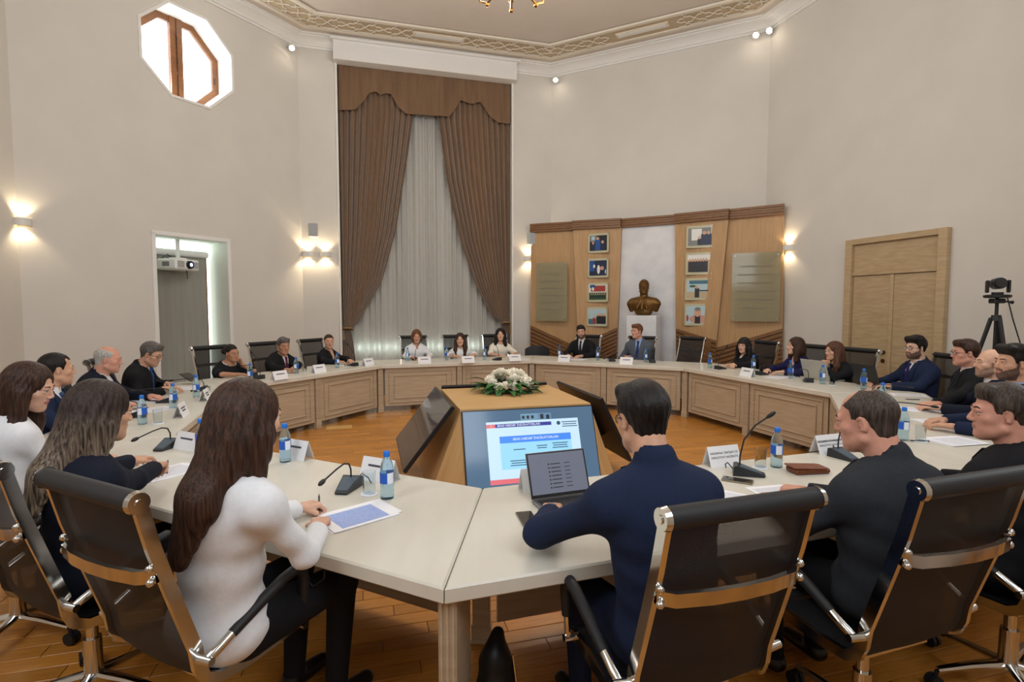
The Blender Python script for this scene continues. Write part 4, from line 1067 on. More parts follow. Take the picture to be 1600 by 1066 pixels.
def speaker(wl, s, z, label):
    root = empty('wall_speaker', wl.P(s, z), math.atan2(-wl.n.x, wl.n.y), label, 'speaker', 'grey wall speakers')
    b = MB(); b.box((0, .1, 0), (.17, .15, .27), ch=.02); b.build('speaker_body', mat('speaker_grey', (188, 190, 190), .5), root)
    b = MB(); b.box((0, .178, 0), (.14, .008, .24), ch=.003); b.cyl((0, .18, -.04), (0, .186, -.04), .05, .045, 16); b.cyl((0, .18, .07), (0, .186, .07), .02, n=12); b.build('speaker_grille', mat('speaker_grille', (170, 173, 174), .7, bump=.3, scale=300), root)
    b = MB(); b.box((0, .015, 0), (.06, .04, .1)); b.build('bracket', M_LAMPW, root)
speaker(WC, .22, 3.11, 'small grey wall speaker above the pair of wall lamps'); speaker(WC, 4.57, 3.10, 'small grey wall speaker above the lamp beside the wood panelling')
M_SPOT = mat('spot_lens_glow', (255, 250, 240), .5, emit=(255, 240, 215), estr=60)
def spot(u, v, wl, label, aim, power=30):
    s, z = wl.at(u, v, .14); P = wl.P(s, z, .14)
    root = empty('corner_spotlight', P, 0, label, 'spotlight', 'spotlights in the wall corners')
    d = (Vector(aim) - P).normalized(); b = MB(); b.cyl((0, 0, 0), d * -.10, .05, .04, 14); b.build('lamp_head', M_LAMPW, root)
    b = MB(); b.cyl(d * .004, d * .007, .044, n=14); b.build('lens', M_SPOT, root)
    b = MB(); b.tube([d * -.05, d * -.05 + Vector((0, 0, .05)), Vector((-wl.n.x * .14, -wl.n.y * .14, .06))], .01, 8); b.build('bracket', M_LAMPW, root)
    spot_light('spot_beam', P + d * .02, d, power, (1.0, .9, .74), 110, .9, .03)
spot(456, 75, Wall(W2, W3), 'glowing spotlight in the corner left of the tall window', (0, 6, 0)); spot(868, 125, WP, 'glowing spotlight in the corner right of the tall window', (0, 6, 0))
spot(1181, 55, WP, 'brighter left spotlight of the pair in the right corner', (0, 5, 0)); spot(1202, 48, WP, 'smaller right spotlight of the pair in the right corner', (-1, 4, 0), 20)
# chandelier: only its lowest tips reach into the photo
ch = empty('chandelier', (.0, 5.9, 4.90), 0, 'brass chandelier with glass cups hanging above the table', 'chandelier')
M_BRASS = mat('aged_brass', (150, 104, 44), .3, 1.0)
b = MB(); b.lathe([(.004, 0), (.012, .03), (.03, .07), (.05, .09), (.03, .12), (.06, .16), (.09, .22), (.06, .3), (.03, .36), (.025, .9), (.05, .95), (.03, 1.0), (.012, 1.05), (.012, 1.82)], 16); b.build('stem', M_BRASS, ch)
b = MB(); b.lathe([(.012, 1.72), (.09, 1.76), (.1, 1.80)], 20); b.build('ceiling_rose', M_BRASS, ch)
for k in range(8):
    a = k * math.pi / 4 + .02; c_, s_ = math.cos(a), math.sin(a)
    b = MB(); b.tube([(c_ * r_, s_ * r_, z) for r_, z in ((.05, .36), (.16, .22), (.28, .14), (.38, .10), (.5, .16), (.52, .26))], [.014, .013, .012, .012, .012, .012], 8)
    b.lathe([(.01, -.02), (.03, 0), (.016, .03), (.045, .05)], 10, (c_ * .52, s_ * .52, .26)); b.sphere((c_ * .38, s_ * .38, .085), .024, 8, 6); arm = b.build('arm', M_BRASS, ch)
    b = MB(); b.lathe([(.03, .06), (.055, .1), (.065, .15), (.05, .2), (.03, .23)], 12, (c_ * .52, s_ * .52, .26)); b.build('glass_cup', mat('frosted_cup', (255, 248, 230), .4, emit=(255, 236, 200), estr=8), arm)
b = MB(); b.lathe([(.06, .09), (.11, .12), (.13, .18), (.11, .24)], 20); b.build('glass_bowl', mat('frosted_cup'), ch)
for k in range(4):
    a = k * math.pi / 2 + .4; point_light('chandelier_bulb', (.0 + .8 * math.cos(a), 5.9 + .8 * math.sin(a), 5.2), 42, (1.0, .95, .88), .25)
# ------------------------------------------------------------------ octagonal conference table (eight sections around an open middle)
TC = Vector((.096, 5.881)); TH = -.0741; RIN, ROUT, ZT = 3.268, 4.2285, .75
def octv(k, r_): a = TH - math.pi / 2 - k * math.pi / 4; return TC + Vector((math.cos(a), math.sin(a))) * r_
M_TOP = mat('pale_table_top', (204, 198, 184), .38, color2=(212, 207, 194), scale=3, stretch=(3, .6, 1), coat=.15)
M_TABW = mat('bleached_oak_front', (184, 164, 138), .5, color2=(172, 151, 124), scale=4, stretch=(1, 1, 10))
M_TABB = mat('table_back_grey', (150, 142, 130), .6); M_PLINTH = mat('plinth_dark', (46, 36, 28), .7)
where = ['nearest left side, under the white-blazer woman', 'left side, in front of the bald man and tablet reader', 'far left side, left of the tall window', 'far side, in front of the tall window', 'far side, in front of the bust', 'far right side, left of the oak door', 'right side, beside the camera tripod', 'nearest right side, under the man with the laptop']
def inner_pt(k, off): return octv(k, RIN + off / math.cos(math.pi / 8))
for k in range(8):
    I0, I1, O0, O1 = octv(k, RIN), octv(k + 1, RIN), octv(k, ROUT), octv(k + 1, ROUT)
    mid = (I0 + I1 + O0 + O1) / 4; root = empty('table_section', (mid.x, mid.y, 0), 0, 'pale wood conference table section, ' + where[k], 'table', 'sections of the octagonal conference table')
    iv = Matrix.Translation((-mid.x, -mid.y, 0)); d = (I1 - I0).normalized(); nrm = ((O0 + O1) / 2 - TC).normalized()
    g = .0022
    poly = [O0 + d * g, O1 - d * g, I1 - d * g, I0 + d * g]
    b = MB(); b.prism([(q.x, q.y) for q in poly], ZT - .058, ZT, 0, iv, ch=.007); b.build('tabletop', M_TOP, root, 30)
    def LM(t, off, z):     # local frame on the inner face: x along, y towards the table centre
        q = I0 + d * t + nrm * off; return iv @ Matrix(((d.x, -nrm.x, 0, q.x), (d.y, -nrm.y, 0, q.y), (0, 0, 1, z), (0, 0, 0, 1)))
    L = (I1 - I0).length
    for h in range(2):
        t0 = L * h / 2 + .055; t1 = L * (h + 1) / 2 - .055; z0, z1 = .09, .692
        b = MB(); b.box((0, 0, 0), (t1 - t0, .022, z1 - z0), 0, LM((t0 + t1) / 2, .062, (z0 + z1) / 2)); fp = b.build('front_panel', M_TABW, root, 0)
        for (m_, w_, pr) in ((.07, .020, .016), (.15, .018, .016)):
            b = MB(); W_, H_ = t1 - t0 - 2 * m_, z1 - z0 - 2 * m_ * .82
            for (cx, cz, sx, sz) in ((0, H_ / 2, W_, w_), (0, -H_ / 2, W_, w_), (-W_ / 2, 0, w_, H_), (W_ / 2, 0, w_, H_)):
                b.box((cx, 0, cz), (sx + (w_ if sx > sz else 0), pr, sz), 0, LM((t0 + t1) / 2, .062 - .011 - pr / 2 + .001, (z0 + z1) / 2), ch=.004)
            b.build('panel_moulding', M_TABW, fp, 0)
    def pilaster(t, off):
        b = MB(); b.box((0, 0, 0), (.085, .05, ZT - .058 - .012), 0, LM(t, off, (ZT - .058) / 2 + .006), ch=.004)
        for x in (-.024, 0, .024): b.box((x, 0, 0), (.012, .008, .5), 0, LM(t, off - .027, .39), ch=.003)
        b.box((0, 0, 0), (.1, .064, .02), 0, LM(t, off, .01), ch=.004); b.box((0, 0, 0), (.092, .058, .06), 0, LM(t, off, .06), ch=.003); b.build('pilaster', M_TABW, root, 30)
    pilaster(L / 2, .055)
    # corner pilaster on the bisector of the first corner
    q0 = octv(k, RIN + .055); dr = (q0 - TC).normalized(); dt = Vector((dr.y, -dr.x))
    CM = iv @ Matrix(((dt.x, -dr.x, 0, q0.x), (dt.y, -dr.y, 0, q0.y), (0, 0, 1, 0), (0, 0, 0, 1)))
    b = MB(); b.box((0, 0, .346), (.085, .055, .68), 0, CM, ch=.004)
    for x in (-.024, 0, .024): b.box((x, .029, .39), (.012, .008, .5), 0, CM, ch=.003)
    b.box((0, 0, .01), (.105, .075, .02), 0, CM, ch=.004); b.box((0, 0, .06), (.095, .064, .06), 0, CM, ch=.003); b.build('pilaster', M_TABW, root, 30)
    # leg panel under the seam at the outer corner, fluted on its outer edge
    q1 = octv(k, ROUT - .20); CM = iv @ Matrix(((dt.x, -dr.x, 0, q1.x), (dt.y, -dr.y, 0, q1.y), (0, 0, 1, 0), (0, 0, 0, 1)))
    b = MB(); b.box((0, 0, .346), (.062, .30, .69), 0, CM, ch=.003)
    for x in (-.02, 0, .02): b.box((x, -.152, .346), (.011, .008, .69), 0, CM, ch=.003)
    b.build('leg_panel', M_TABW, root, 0)
    b = MB(); b.box((0, 0, 0), (L + .02, .014, .42), 0, LM(L / 2, .10, .47)); b.build('back_board', M_TABB, root, 0)

# ------------------------------------------------------------------ wooden console with four sloped screens in the middle
CC = Vector((-.02, 5.42)); CA = R(15.0); HT = .615; ZTOP = .755
M_CON = mat('honey_oak_console', (206, 168, 116), .42, color2=(194, 152, 98), scale=3.5, stretch=(.8, 9, .8))
con = empty('display_console', (CC.x, CC.y, 0), CA, 'honey oak display console with sloped sides in the open middle', 'console')
SL_ = .27
tp = [(-HT, -HT), (HT, -HT), (HT, HT), (-HT, HT)]
b = MB(); b.prism(tp, ZTOP - .03, ZTOP, 0, None, ch=.003); b.build('console_top', M_CON, con, 30)
base = []
for (x, y) in tp: base.append((x, y))
for i in range(4):           # sloped side faces and triangular corner facets
    (x0, y0), (x1, y1) = tp[i], tp[(i + 1) % 4]; dx, dy = x1 - x0, y1 - y0; L = math.hypot(dx, dy); ox, oy = dy / L * SL_, -dx / L * SL_
    b = MB(); b.add([(x0, y0, ZTOP - .03), (x1, y1, ZTOP - .03), (x1 + ox, y1 + oy, .0), (x0 + ox, y0 + oy, .0)], [(0, 3, 2, 1)]); b.build('side_panel', M_CON, con, 0)
    (x2, y2) = tp[(i + 2) % 4]; dx2, dy2 = x2 - x1, y2 - y1; ox2, oy2 = dy2 / L * SL_, -dx2 / L * SL_
    b = MB(); b.add([(x1, y1, ZTOP - .03), (x1 + ox, y1 + oy, 0), (x1 + ox2, y1 + oy2, 0)], [(0, 1, 2)]); b.build('corner_facet', M_CON, con, 0)
M_BEZ = mat('screen_bezel', (26, 27, 30), .3); 
M_SCR0 = mat('screen_dim_blue', (30, 44, 58), .12, emit=(84, 112, 140), estr=.75)
M_SCRD = mat('screen_dark', (34, 35, 38), .06, emit=(60, 60, 66), estr=.12, coat=.5)
def em(name, c=(255, 255, 255), s=1.0): return mat('screen_' + name, (10, 10, 10), .3, emit=c, estr=s)
slope = math.atan2(SL_, ZTOP - .03)
tilt = Matrix.Rotation(-slope, 4, 'X')
names = ['front screen showing the blue and white slide', 'right-hand dark screen on the console', 'rear screen on the console, seen as a thin edge', 'left-hand dark reflective screen on the console']
TVS = [(slope, .045, .748), (R(27), .13, .80), (slope, .05, .79), (R(38), .07, .79)]     # tilt, top-edge stand-off, top-edge height
for i in range(4):
    an = i * math.pi / 2; sl_i, so_i, zt_i = TVS[i]; off = HT + so_i + math.sin(sl_i) * .35
    cx, cy = math.sin(an) * off, -math.cos(an) * off
    W = Matrix.Rotation(CA, 4, 'Z'); P = W @ Vector((cx, cy, 0))
    root = empty('display_screen', (CC.x + P.x, CC.y + P.y, zt_i - math.cos(sl_i) * .35), CA + an, names[i], 'screen', 'screens of the display console')
    SW, SH = 1.22, .70
    T = Matrix.Rotation(-sl_i, 4, 'X')
    # local: x along, -y towards the viewer, z up the slope
    b = MB(); b.box((0, .02, 0), (SW, .035, SH), 0, T, ch=.004); b.build('screen_housing', M_BEZ, root)
    b = MB(); b.box((0, .0015, 0), (SW - .02, .003, SH - .024), 0, T); b.build('screen_panel', M_SCR0 if i == 0 else M_SCRD, root, 0)
    b = MB(); b.box((0, .06, 0), (.4, .05, .3), 0, T); b.build('wall_mount', M_BEZ, root)
    if i: continue
    def rect(name, x0, z0, x1, z1, m_, lv):
        b = MB(); y = -.0008 - lv * .0006; b.quad((x0, y, z0), (x1, y, z0), (x1, y, z1), (x0, y, z1), 0, T); return b.build(name, m_, root, 0)
    # slide layout in fractions of the screen (x from left, y from top)
    def fx(x): return -SW / 2 + SW * x
    def fz(y): return SH / 2 - SH * y
    slide = rect('slide', fx(.17), fz(.92), fx(.87), fz(.16), em('slide_white', (196, 224, 246), .95), 0)
    rect('slide_title_bar', fx(.235), fz(.235), fx(.66), fz(.19), em('title_blue', (58, 66, 158), .8), 1); rect('slide_number_box', fx(.17), fz(.235), fx(.235), fz(.19), em('red', (226, 110, 118), .9), 1)
    rect('slide_table_head', fx(.26), fz(.43), fx(.80), fz(.345), em('head_blue', (70, 140, 240), .9), 1); rect('slide_table', fx(.26), fz(.75), fx(.80), fz(.43), em('table_blue', (152, 212, 244), .95), 1)
    rect('slide_footer', fx(.17), fz(.92), fx(.40), fz(.862), em('red'), 1); rect('slide_footer', fx(.405), fz(.92), fx(.87), fz(.862), em('title_blue'), 1)
    rect('task_bar', fx(.005), fz(.99), fx(.995), fz(.945), em('taskbar', (60, 84, 108), .6), 1); rect('task_icon', fx(.40), fz(.985), fx(.43), fz(.95), em('icon_blue', (80, 190, 230), 1), 2); rect('search_box', fx(.435), fz(.985), fx(.55), fz(.95), em('slide_white'), 2); rect('weather_icon', fx(.03), fz(.985), fx(.05), fz(.95), em('icon_orange', (230, 150, 90), 1), 2)
    rect('video_thumbnail', fx(.43), fz(.155), fx(.56), fz(.075), em('thumb', (126, 170, 196), .7), 1); rect('video_thumbnail', fx(.56), fz(.155), fx(.665), fz(.075), em('thumb2', (110, 150, 186), .7), 1)
    for (x0, x1, y0, y1) in ((.44, .46, .10, .14), (.475, .495, .10, .14), (.51, .53, .10, .14), (.58, .605, .09, .15), (.625, .65, .10, .155)): rect('thumbnail_figure', fx(x0), fz(y1), fx(x1), fz(y0), em('thumb_dark', (40, 50, 66), .6), 2)
    M_TXW = em('text_white', (240, 244, 255), .9); M_TXD = em('text_dark', (60, 96, 130), .6)
    def ttxt(s_, x, y, size, m_, al='CENTER'):
        text_mesh('slide_text', s_, size, m_, root, T @ Matrix.Translation((fx(x), -.003, fz(y))) @ Matrix.Rotation(math.pi / 2, 4, 'X'), al, 0)
    ttxt('ƏSAS HƏDƏF İNDİKATORLARI', .25, .2125, .028, M_TXW, 'LEFT'); ttxt('1', .205, .2125, .028, M_TXW); ttxt('ƏSAS HƏDƏF İNDİKATORLARI', .53, .388, .03, M_TXW)
    for (xa, ya, wd, n) in ((.40, .51, .09, 1), (.57, .48, .08, 2), (.71, .46, .12, 3), (.40, .645, .15, 3), (.57, .645, .02, 1), (.71, .645, .02, 1), (.80, .20, .12, 3)):
        for k in range(n): rect('slide_text_line', fx(xa - wd / 2 * (1 - .1 * (k % 2))), fz(ya + k * .028 + .011), fx(xa + wd / 2 * (1 - .1 * (k % 2))), fz(ya + k * .028), M_TXD, 2)
    b = MB(); b.cyl((fx(.715), -.0015, fz(.215)), (fx(.715), -.0025, fz(.215)), .018, n=16, M=T); b.build('slide_emblem', M_TXD, root)
# flower arrangement on the console
fl = empty('flower_arrangement', at_z(793, 612, ZTOP + .001), 0, 'white rose arrangement with green leaves on the console top', 'flowers')
M_ROSE = mat('white_rose_petal', (238, 234, 220), .6, color2=(226, 218, 196), scale=20); M_LEAF = mat('fern_green', (58, 112, 44), .5, color2=(36, 82, 36), scale=9, vary=.25); M_LEAF2 = mat('dark_leaf_green', (52, 84, 58), .5, color2=(38, 64, 46), scale=9, vary=.2)
rs = random.Random(5)
def rose_mesh():
    b = MB(); b.sphere((0, 0, .0), (.030, .030, .034), 10, 7)
    for ring, (nr, rr, zz, tl) in enumerate(((3, .018, .012, .2), (5, .030, .002, .5), (6, .038, -.008, .8))):
        for k in range(nr):
            a = k * 6.283 / nr + ring; Mx = Matrix.Rotation(a, 4, 'Z') @ Matrix.Translation((rr, 0, zz)) @ Matrix.Rotation(tl, 4, 'Y'); b.sphere((0, 0, .008), (.007, .024, .026), 8, 5, 0, Mx)
    return b.mesh('rose', M_ROSE, 60)
rme = rose_mesh()
pos = []
for k in range(120):
    a = rs.uniform(0, 6.283); r_ = math.sqrt(rs.random()); p = Vector((r_ * math.cos(a) * .25, r_ * math.sin(a) * .20, .07 + .16 * (1 - r_ * r_)))
    if all((p - q_).length > .062 for q_ in pos): pos.append(p)
for p in pos[:24]:
    o = link('rose', rme, fl, p); o.rotation_euler = (rs.uniform(-.3, .3) - p.y * 2.5, rs.uniform(-.3, .3) + p.x * 2.5, rs.uniform(0, 6)); sc = rs.uniform(.8, 1.15); o.scale = (sc, sc, sc)
def leaf_mesh(L, wd, m_):
    b = MB(); n = 6; vs_ = []
    for i in range(n + 1):
        t = i / n; w_ = wd * math.sin(math.pi * min(.97, t * .9 + .06)); z = .25 * L * t * (1 - t) * 2 - .1 * L * t * t; vs_ += [(-w_, L * t, z), (0, L * t, z - .15 * w_), (w_, L * t, z)]
    fs_ = []
    for i in range(n): a = i * 3; fs_ += [(a, a + 1, a + 4, a + 3), (a + 1, a + 2, a + 5, a + 4)]
    b.add(vs_, fs_); return b.mesh('leaf', m_, 60)
lm1, lm2 = leaf_mesh(.17, .03, M_LEAF), leaf_mesh(.11, .022, M_LEAF2)
for k in range(110):
    a = rs.uniform(0, 6.283); r_ = rs.uniform(.10, .25); lft = math.cos(a) < -.3
    o = link('leaf', lm1 if rs.random() < .55 else lm2, fl, (r_ * math.cos(a) * 1.05, r_ * math.sin(a) * .85, rs.uniform(.015, .12 - .2 * (r_ - .1))))
    o.rotation_euler = (rs.uniform(-.25, .35), rs.uniform(-.3, .3), a - math.pi / 2 + rs.uniform(-.5, .5)); sc = rs.uniform(.7, 1.25 if not lft else 1.6); o.scale = (sc, sc, sc)
b = MB(); b.lathe([(.13, 0), (.15, .01), (.15, .045), (.12, .05)], 20); b.build('flower_foam_tray', mat('foam_green', (40, 70, 40), .8), fl)
# ------------------------------------------------------------------ office chairs
M_CHROME = mat('polished_chrome', (214, 212, 208), .12, 1.0)
M_BLACKPAD = mat('black_pad', (28, 28, 30), .55); M_MESH = mat('black_chair_mesh', (30, 27, 26), .6, alpha=.86, color2=(38, 34, 32), scale=200)
def office_chair():
    root = empty('office_chair', (0, 0, 0))
    prof = [(-.335, 1.10), (-.30, .95), (-.255, .80), (-.215, .67), (-.19, .59), (-.182, .53), (-.165, .485), (-.12, .458), (-.02, .452), (.1, .458), (.20, .468), (.235, .455)]
    for s in (-1, 1):
        b = MB(); n = len(prof); vs_ = []
        for i, (y, z) in enumerate(prof):
            t = Vector((0, prof[min(i + 1, n - 1)][0] - prof[max(i - 1, 0)][0], prof[min(i + 1, n - 1)][1] - prof[max(i - 1, 0)][1])).normalized(); nn = Vector((0, t.z, -t.y)) * -.019
            c_ = Vector((s * .238, y, z)); vs_ += [c_ + nn + Vector((-.009, 0, 0)), c_ + nn + Vector((.009, 0, 0)), c_ - nn + Vector((.009, 0, 0)), c_ - nn + Vector((-.009, 0, 0))]
        fs_ = [(0, 1, 2, 3), tuple(4 * (n - 1) + k for k in (3, 2, 1, 0))]
        for i in range(n - 1):
            for k in range(4): a = 4 * i + k; c2 = 4 * i + (k + 1) % 4; fs_.append((a, a + 4, c2 + 4, c2))
        b.add(vs_, fs_); b.build('side_frame', M_CHROME, root, 50)
    b = MB(); vs_ = []; nx = 8; n = len(prof); full = prof[:-1]
    for (y, z) in full:
        for k in range(nx + 1): x = -.23 + .46 * k / nx; vs_.append((x, y - .012 * (1 - (x / .23) ** 2), z - .006 * (1 - (x / .23) ** 2)))
    fs_ = []; split = 6
    for i in range(split):
        for k in range(nx): a = i * (nx + 1) + k; fs_.append((a, a + 1, a + nx + 2, a + nx + 1))
    nb = (split + 1) * (nx + 1); b.add(vs_[:nb], fs_); b.build('back_mesh', M_MESH, root, 60)
    b = MB(); fs_ = []
    for i in range(split, len(full) - 1):
        for k in range(nx): a = (i - split) * (nx + 1) + k; fs_.append((a, a + 1, a + nx + 2, a + nx + 1))
    b.add(vs_[split * (nx + 1):], fs_); b.build('seat_mesh', M_BLACKPAD, root, 60)
    b = MB(); b.cyl((-.245, -.345, 1.105), (.245, -.345, 1.105), .031, n=18); roll = b.build('top_roll', M_BLACKPAD, root)
    for s in (-1, 1):
        b = MB(); b.cyl((s * .245, -.345, 1.105), (s * .262, -.345, 1.105), .034, .030, 18); b.cyl((s * .262, -.345, 1.105), (s * .266, -.345, 1.105), .012, n=10); b.build('end_cap', M_CHROME, roll)
    b = MB(); b.cyl((-.23, .235, .455), (.23, .235, .455), .024, n=12); b.build('seat_front_roll', M_BLACKPAD, root)
    b = MB(); P = [(-.238, -.290, .87), (-.20, -.325, .872), (-.1, -.345, .874), (0, -.35, .874), (.1, -.345, .874), (.20, -.325, .872), (.238, -.290, .87)]
    vs_ = []
    for p_ in P: vs_ += [(p_[0], p_[1] - .007, p_[2] - .02), (p_[0], p_[1] - .010, p_[2] + .02), (p_[0], p_[1] + .007, p_[2] + .02), (p_[0], p_[1] + .007, p_[2] - .02)]
    fs_ = []
    for i in range(len(P) - 1):
        for k in range(4): a = 4 * i + k; c2 = 4 * i + (k + 1) % 4; fs_.append((a, c2, c2 + 4, a + 4))
    b.add(vs_, fs_); 
    for s in (-1, 1):
        for dz in (-.012, .03): b.sphere((s * .236, -.312, .87 + dz), .012, 8, 6)
    b.build('cross_bar', M_CHROME, root, 40)
    for s in (-1, 1):
        b = MB(); b.tube([(s * .285, -.10, .605), (s * .288, 0, .655), (s * .288, .10, .695), (s * .288, .15, .705), (s * .287, .18, .69), (s * .285, .19, .655), (s * .28, .19, .56)], [.017, .02, .02, .02, .02, .02, .018], 10); arm = b.build('armrest', M_BLACKPAD, root)
        b = MB(); b.tube([(s * .285, -.09, .61), (s * .283, -.15, .58), (s * .278, -.175, .565)], [.016, .015, .014], 10); b.cyl((s * .235, -.19, .562), (s * .30, -.18, .562), .014, n=10); b.build('arm_bracket', M_CHROME, arm); b = MB(); b.cyl((s * .235, .19, .475), (s * .29, .19, .475), .014, n=10); b.tube([(s * .28, .19, .57), (s * .275, .19, .475)], .012, 8); b.build('arm_bracket', M_CHROME, arm)
    b = MB(); b.box((0, -.02, .425), (.34, .2, .03), ch=.01); b.cyl((0, 0, .41), (0, 0, .23), .022, n=14); b.cyl((0, 0, .27), (0, 0, .1), .032, .036, 14); b.build('gas_column', M_CHROME, root)
    for k in range(5):
        a = k * 6.283 / 5 + .3; c_, s_ = math.cos(a), math.sin(a)
        b = MB(); b.tube([(c_ * .03, s_ * .03, .115), (c_ * .16, s_ * .16, .105), (c_ * .30, s_ * .30, .085)], [.024, .02, .015], 8, flat=.7); lg = b.build('base_leg', M_CHROME, root)
        b = MB(); 
        for o_ in (-.014, .014): b.cyl((c_ * .31 - s_ * (o_ - .008), s_ * .31 + c_ * (o_ - .008), .03), (c_ * .31 - s_ * (o_ + .008), s_ * .31 + c_ * (o_ + .008), .03), .03, n=14)
        b.cyl((c_ * .30, s_ * .30, .08), (c_ * .31, s_ * .31, .03), .009, n=8); b.build('caster', M_BLACKPAD, lg)
    return root
_chair = None
def put_chair(x, y, face, label):
    global _chair
    if _chair is None: _chair = office_chair(); o = _chair
    else: o = copy_tree(_chair)
    o.location = (x, y, 0); o.rotation_euler = (0, 0, R(face) - math.pi / 2); tag(o, label, 'chair', 'mesh-back office chairs'); return o

# ------------------------------------------------------------------ things on the table
def side_dir(P):
    """heading (deg) from a table point towards the table centre, square to the nearest table side"""
    best = None
    for k in range(8):
        n = ((octv(k, 1) + octv(k + 1, 1)) / 2 - TC).normalized(); v = (Vector((P[0], P[1])) - TC).dot(n)
        if best is None or v > best[0]: best = (v, n)
    return math.degrees(math.atan2(-best[1].y, -best[1].x))
M_PET = mat('clear_blue_plastic', (196, 226, 240), .05, trans=.92, ior=1.18); M_CAP = mat('blue_cap', (24, 110, 210), .4); M_LBL = mat('blue_label', (34, 92, 190), .4); M_LBLW = mat('label_white', (230, 236, 244), .5)
_proto = {}
def inst(kind, make, P, rot, label, cat, group):
    if kind not in _proto: _proto[kind] = make(); o = _proto[kind]
    else: o = copy_tree(_proto[kind])
    o.location = P; o.rotation_euler = (0, 0, rot); tag(o, label, cat, group); return o
def mk_bottle():
    r_ = empty('water_bottle', (0, 0, 0))
    b = MB(); b.lathe([(.024, 0), (.031, .004), (.032, .02), (.030, .03), (.032, .04), (.030, .052), (.032, .062), (.032, .13), (.030, .14), (.031, .15), (.026, .17), (.016, .19), (.0125, .2), (.0125, .208)], 18); b.build('bottle_body', M_PET, r_, 50)
    b = MB(); b.lathe([(.0145, .2), (.0155, .202), (.0155, .222), (.013, .225)], 18); b.build('cap', M_CAP, r_)
    b = MB(); n = 18; vs_ = []; 
    for z in (.078, .128):
        for j in range(n): a = 2 * math.pi * j / n; vs_.append((.0328 * math.cos(a), .0328 * math.sin(a), z))
    for j in range(n): b.add([vs_[j], vs_[(j + 1) % n], vs_[n + (j + 1) % n], vs_[n + j]], [(0, 1, 2, 3)], 1 if j in (0, 1, 2, 9, 10, 11) else 0)
    b.build('bottle_label', [M_LBL, M_LBLW], r_, 60); return r_
M_TUMB = mat('drinking_glass', (240, 246, 248), .02, trans=1.0, ior=1.12)
def mk_glass():
    r_ = empty('drinking_glass', (0, 0, 0)); b = MB(); b.lathe([(.026, 0), (.028, .003), (.032, .11), (.0305, .11), (.0265, .012), (.001, .012)], 18); b.build('glass_wall', M_TUMB, r_, 50)
    b = MB(); b.lathe([(.04, -.0005), (.042, .002), (.04, .0035)], 18); b.build('coaster', M_LBLW, r_); return r_
M_MIC = mat('dark_grey_plastic', (40, 44, 48), .4); M_MIC2 = mat('blue_grey_plastic', (66, 82, 96), .35); M_GOOSE = mat('gooseneck_black', (22, 22, 24), .5)
def mk_mic(bend):
    def f():
        r_ = empty('gooseneck_microphone', (0, 0, 0)); b = MB()
        # base: wedge, high at the back (-y is the speaker's side, +y the table middle)
        pr = [(-.09, 0), (-.095, .012), (.045, .055), (.06, .05), (.065, 0)]
        vs_ = []; 
        for x in (-1, 1): vs_ += [(x * (.03 + .018 * (y > 0)), y, z) for y, z in pr]
        n = 5; fs_ = [tuple(range(n)), tuple(range(2 * n - 1, n - 1, -1))] + [(i, n + i, n + (i + 1) % n, (i + 1) % n) for i in range(n)]
        b.add(vs_, fs_); b.build('microphone_base', M_MIC, r_, 0)
        b = MB(); b.add([(-.026, -.078, .0185), (.026, -.078, .0185), (.04, .03, .0520), (-.04, .03, .0520)], [(0, 1, 2, 3)]); b.build('button_plate', M_MIC2, r_, 0)
        b = MB(); b.tube(bend, .0042, 8); g = b.build('gooseneck', M_GOOSE, r_, 60)
        e = Vector(bend[-1]); d = (e - Vector(bend[-2])).normalized(); b = MB(); b.tube([e - d * .01, e + d * .008, e + d * .03, e + d * .045], [.006, .011, .011, .006], 10); b.build('microphone_head', M_GOOSE, g)
        b = MB(); b.tube([(.01, .06, .02), (.03, .09, .05), (.06, .1, .03), (.08, .095, .006)], .003, 6); b.build('cable', M_GOOSE, r_); return r_
    return f
UPB = [(0, .03, .05), (0, .03, .10), (0, .012, .19), (0, -.04, .27), (0, -.10, .32)]
LOWB = [(0, .03, .05), (0, .028, .09), (0, .005, .125), (0, -.05, .14), (0, -.13, .138), (0, -.26, .125)]
M_CARD = mat('white_card', (232, 232, 234), .6); M_INK = mat('dark_ink', (70, 72, 84), .6)
def mk_card(lines=2):
    def f():
        r_ = empty('name_card', (0, 0, 0)); a = R(20); H_ = .115
        for s in (-1, 1):
            b = MB(); T = Matrix.Translation((0, s * math.sin(a) * H_ / 2, math.cos(a) * H_ / 2)) @ Matrix.Rotation(s * a, 4, 'X'); b.box((0, 0, 0), (.21, .0016, H_ + .002), 0, T); fc = b.build('card_face', M_CARD, r_, 0)
            for k in range(lines):
                b = MB(); w_ = (.12, .09)[k]; b.box((0, s * .0015, .016 - k * .022), (w_, .0012, .011), 0, T); b.build('printed_line', M_INK, fc, 0)
        return r_
    return f
def bottle(u, v, who): inst('bottle', mk_bottle, at_z(u, v, ZT), (u * 7 % 6), 'small blue-capped water bottle ' + who, 'bottle', 'blue-capped water bottles')
def tumbler(u, v, who): inst('glass', mk_glass, at_z(u, v, ZT + .0006), 0, 'clear drinking glass ' + who, 'glass', 'drinking glasses')
def mic(u, v, who, kind='up', rot=0):
    P = at_z(u, v, ZT); inst('mic' + kind, mk_mic(UPB if kind == 'up' else LOWB), P, R(side_dir(P) + rot) - math.pi / 2, 'black gooseneck conference microphone ' + who, 'microphone', 'conference microphones')
def card(u, v, who, rot=0, lines=1):
    P = at_z(u, v, ZT); return inst('card%d' % lines, mk_card(lines), P, R(side_dir(P) + rot) - math.pi / 2, 'white folded name card ' + who, 'name card', 'white name cards')
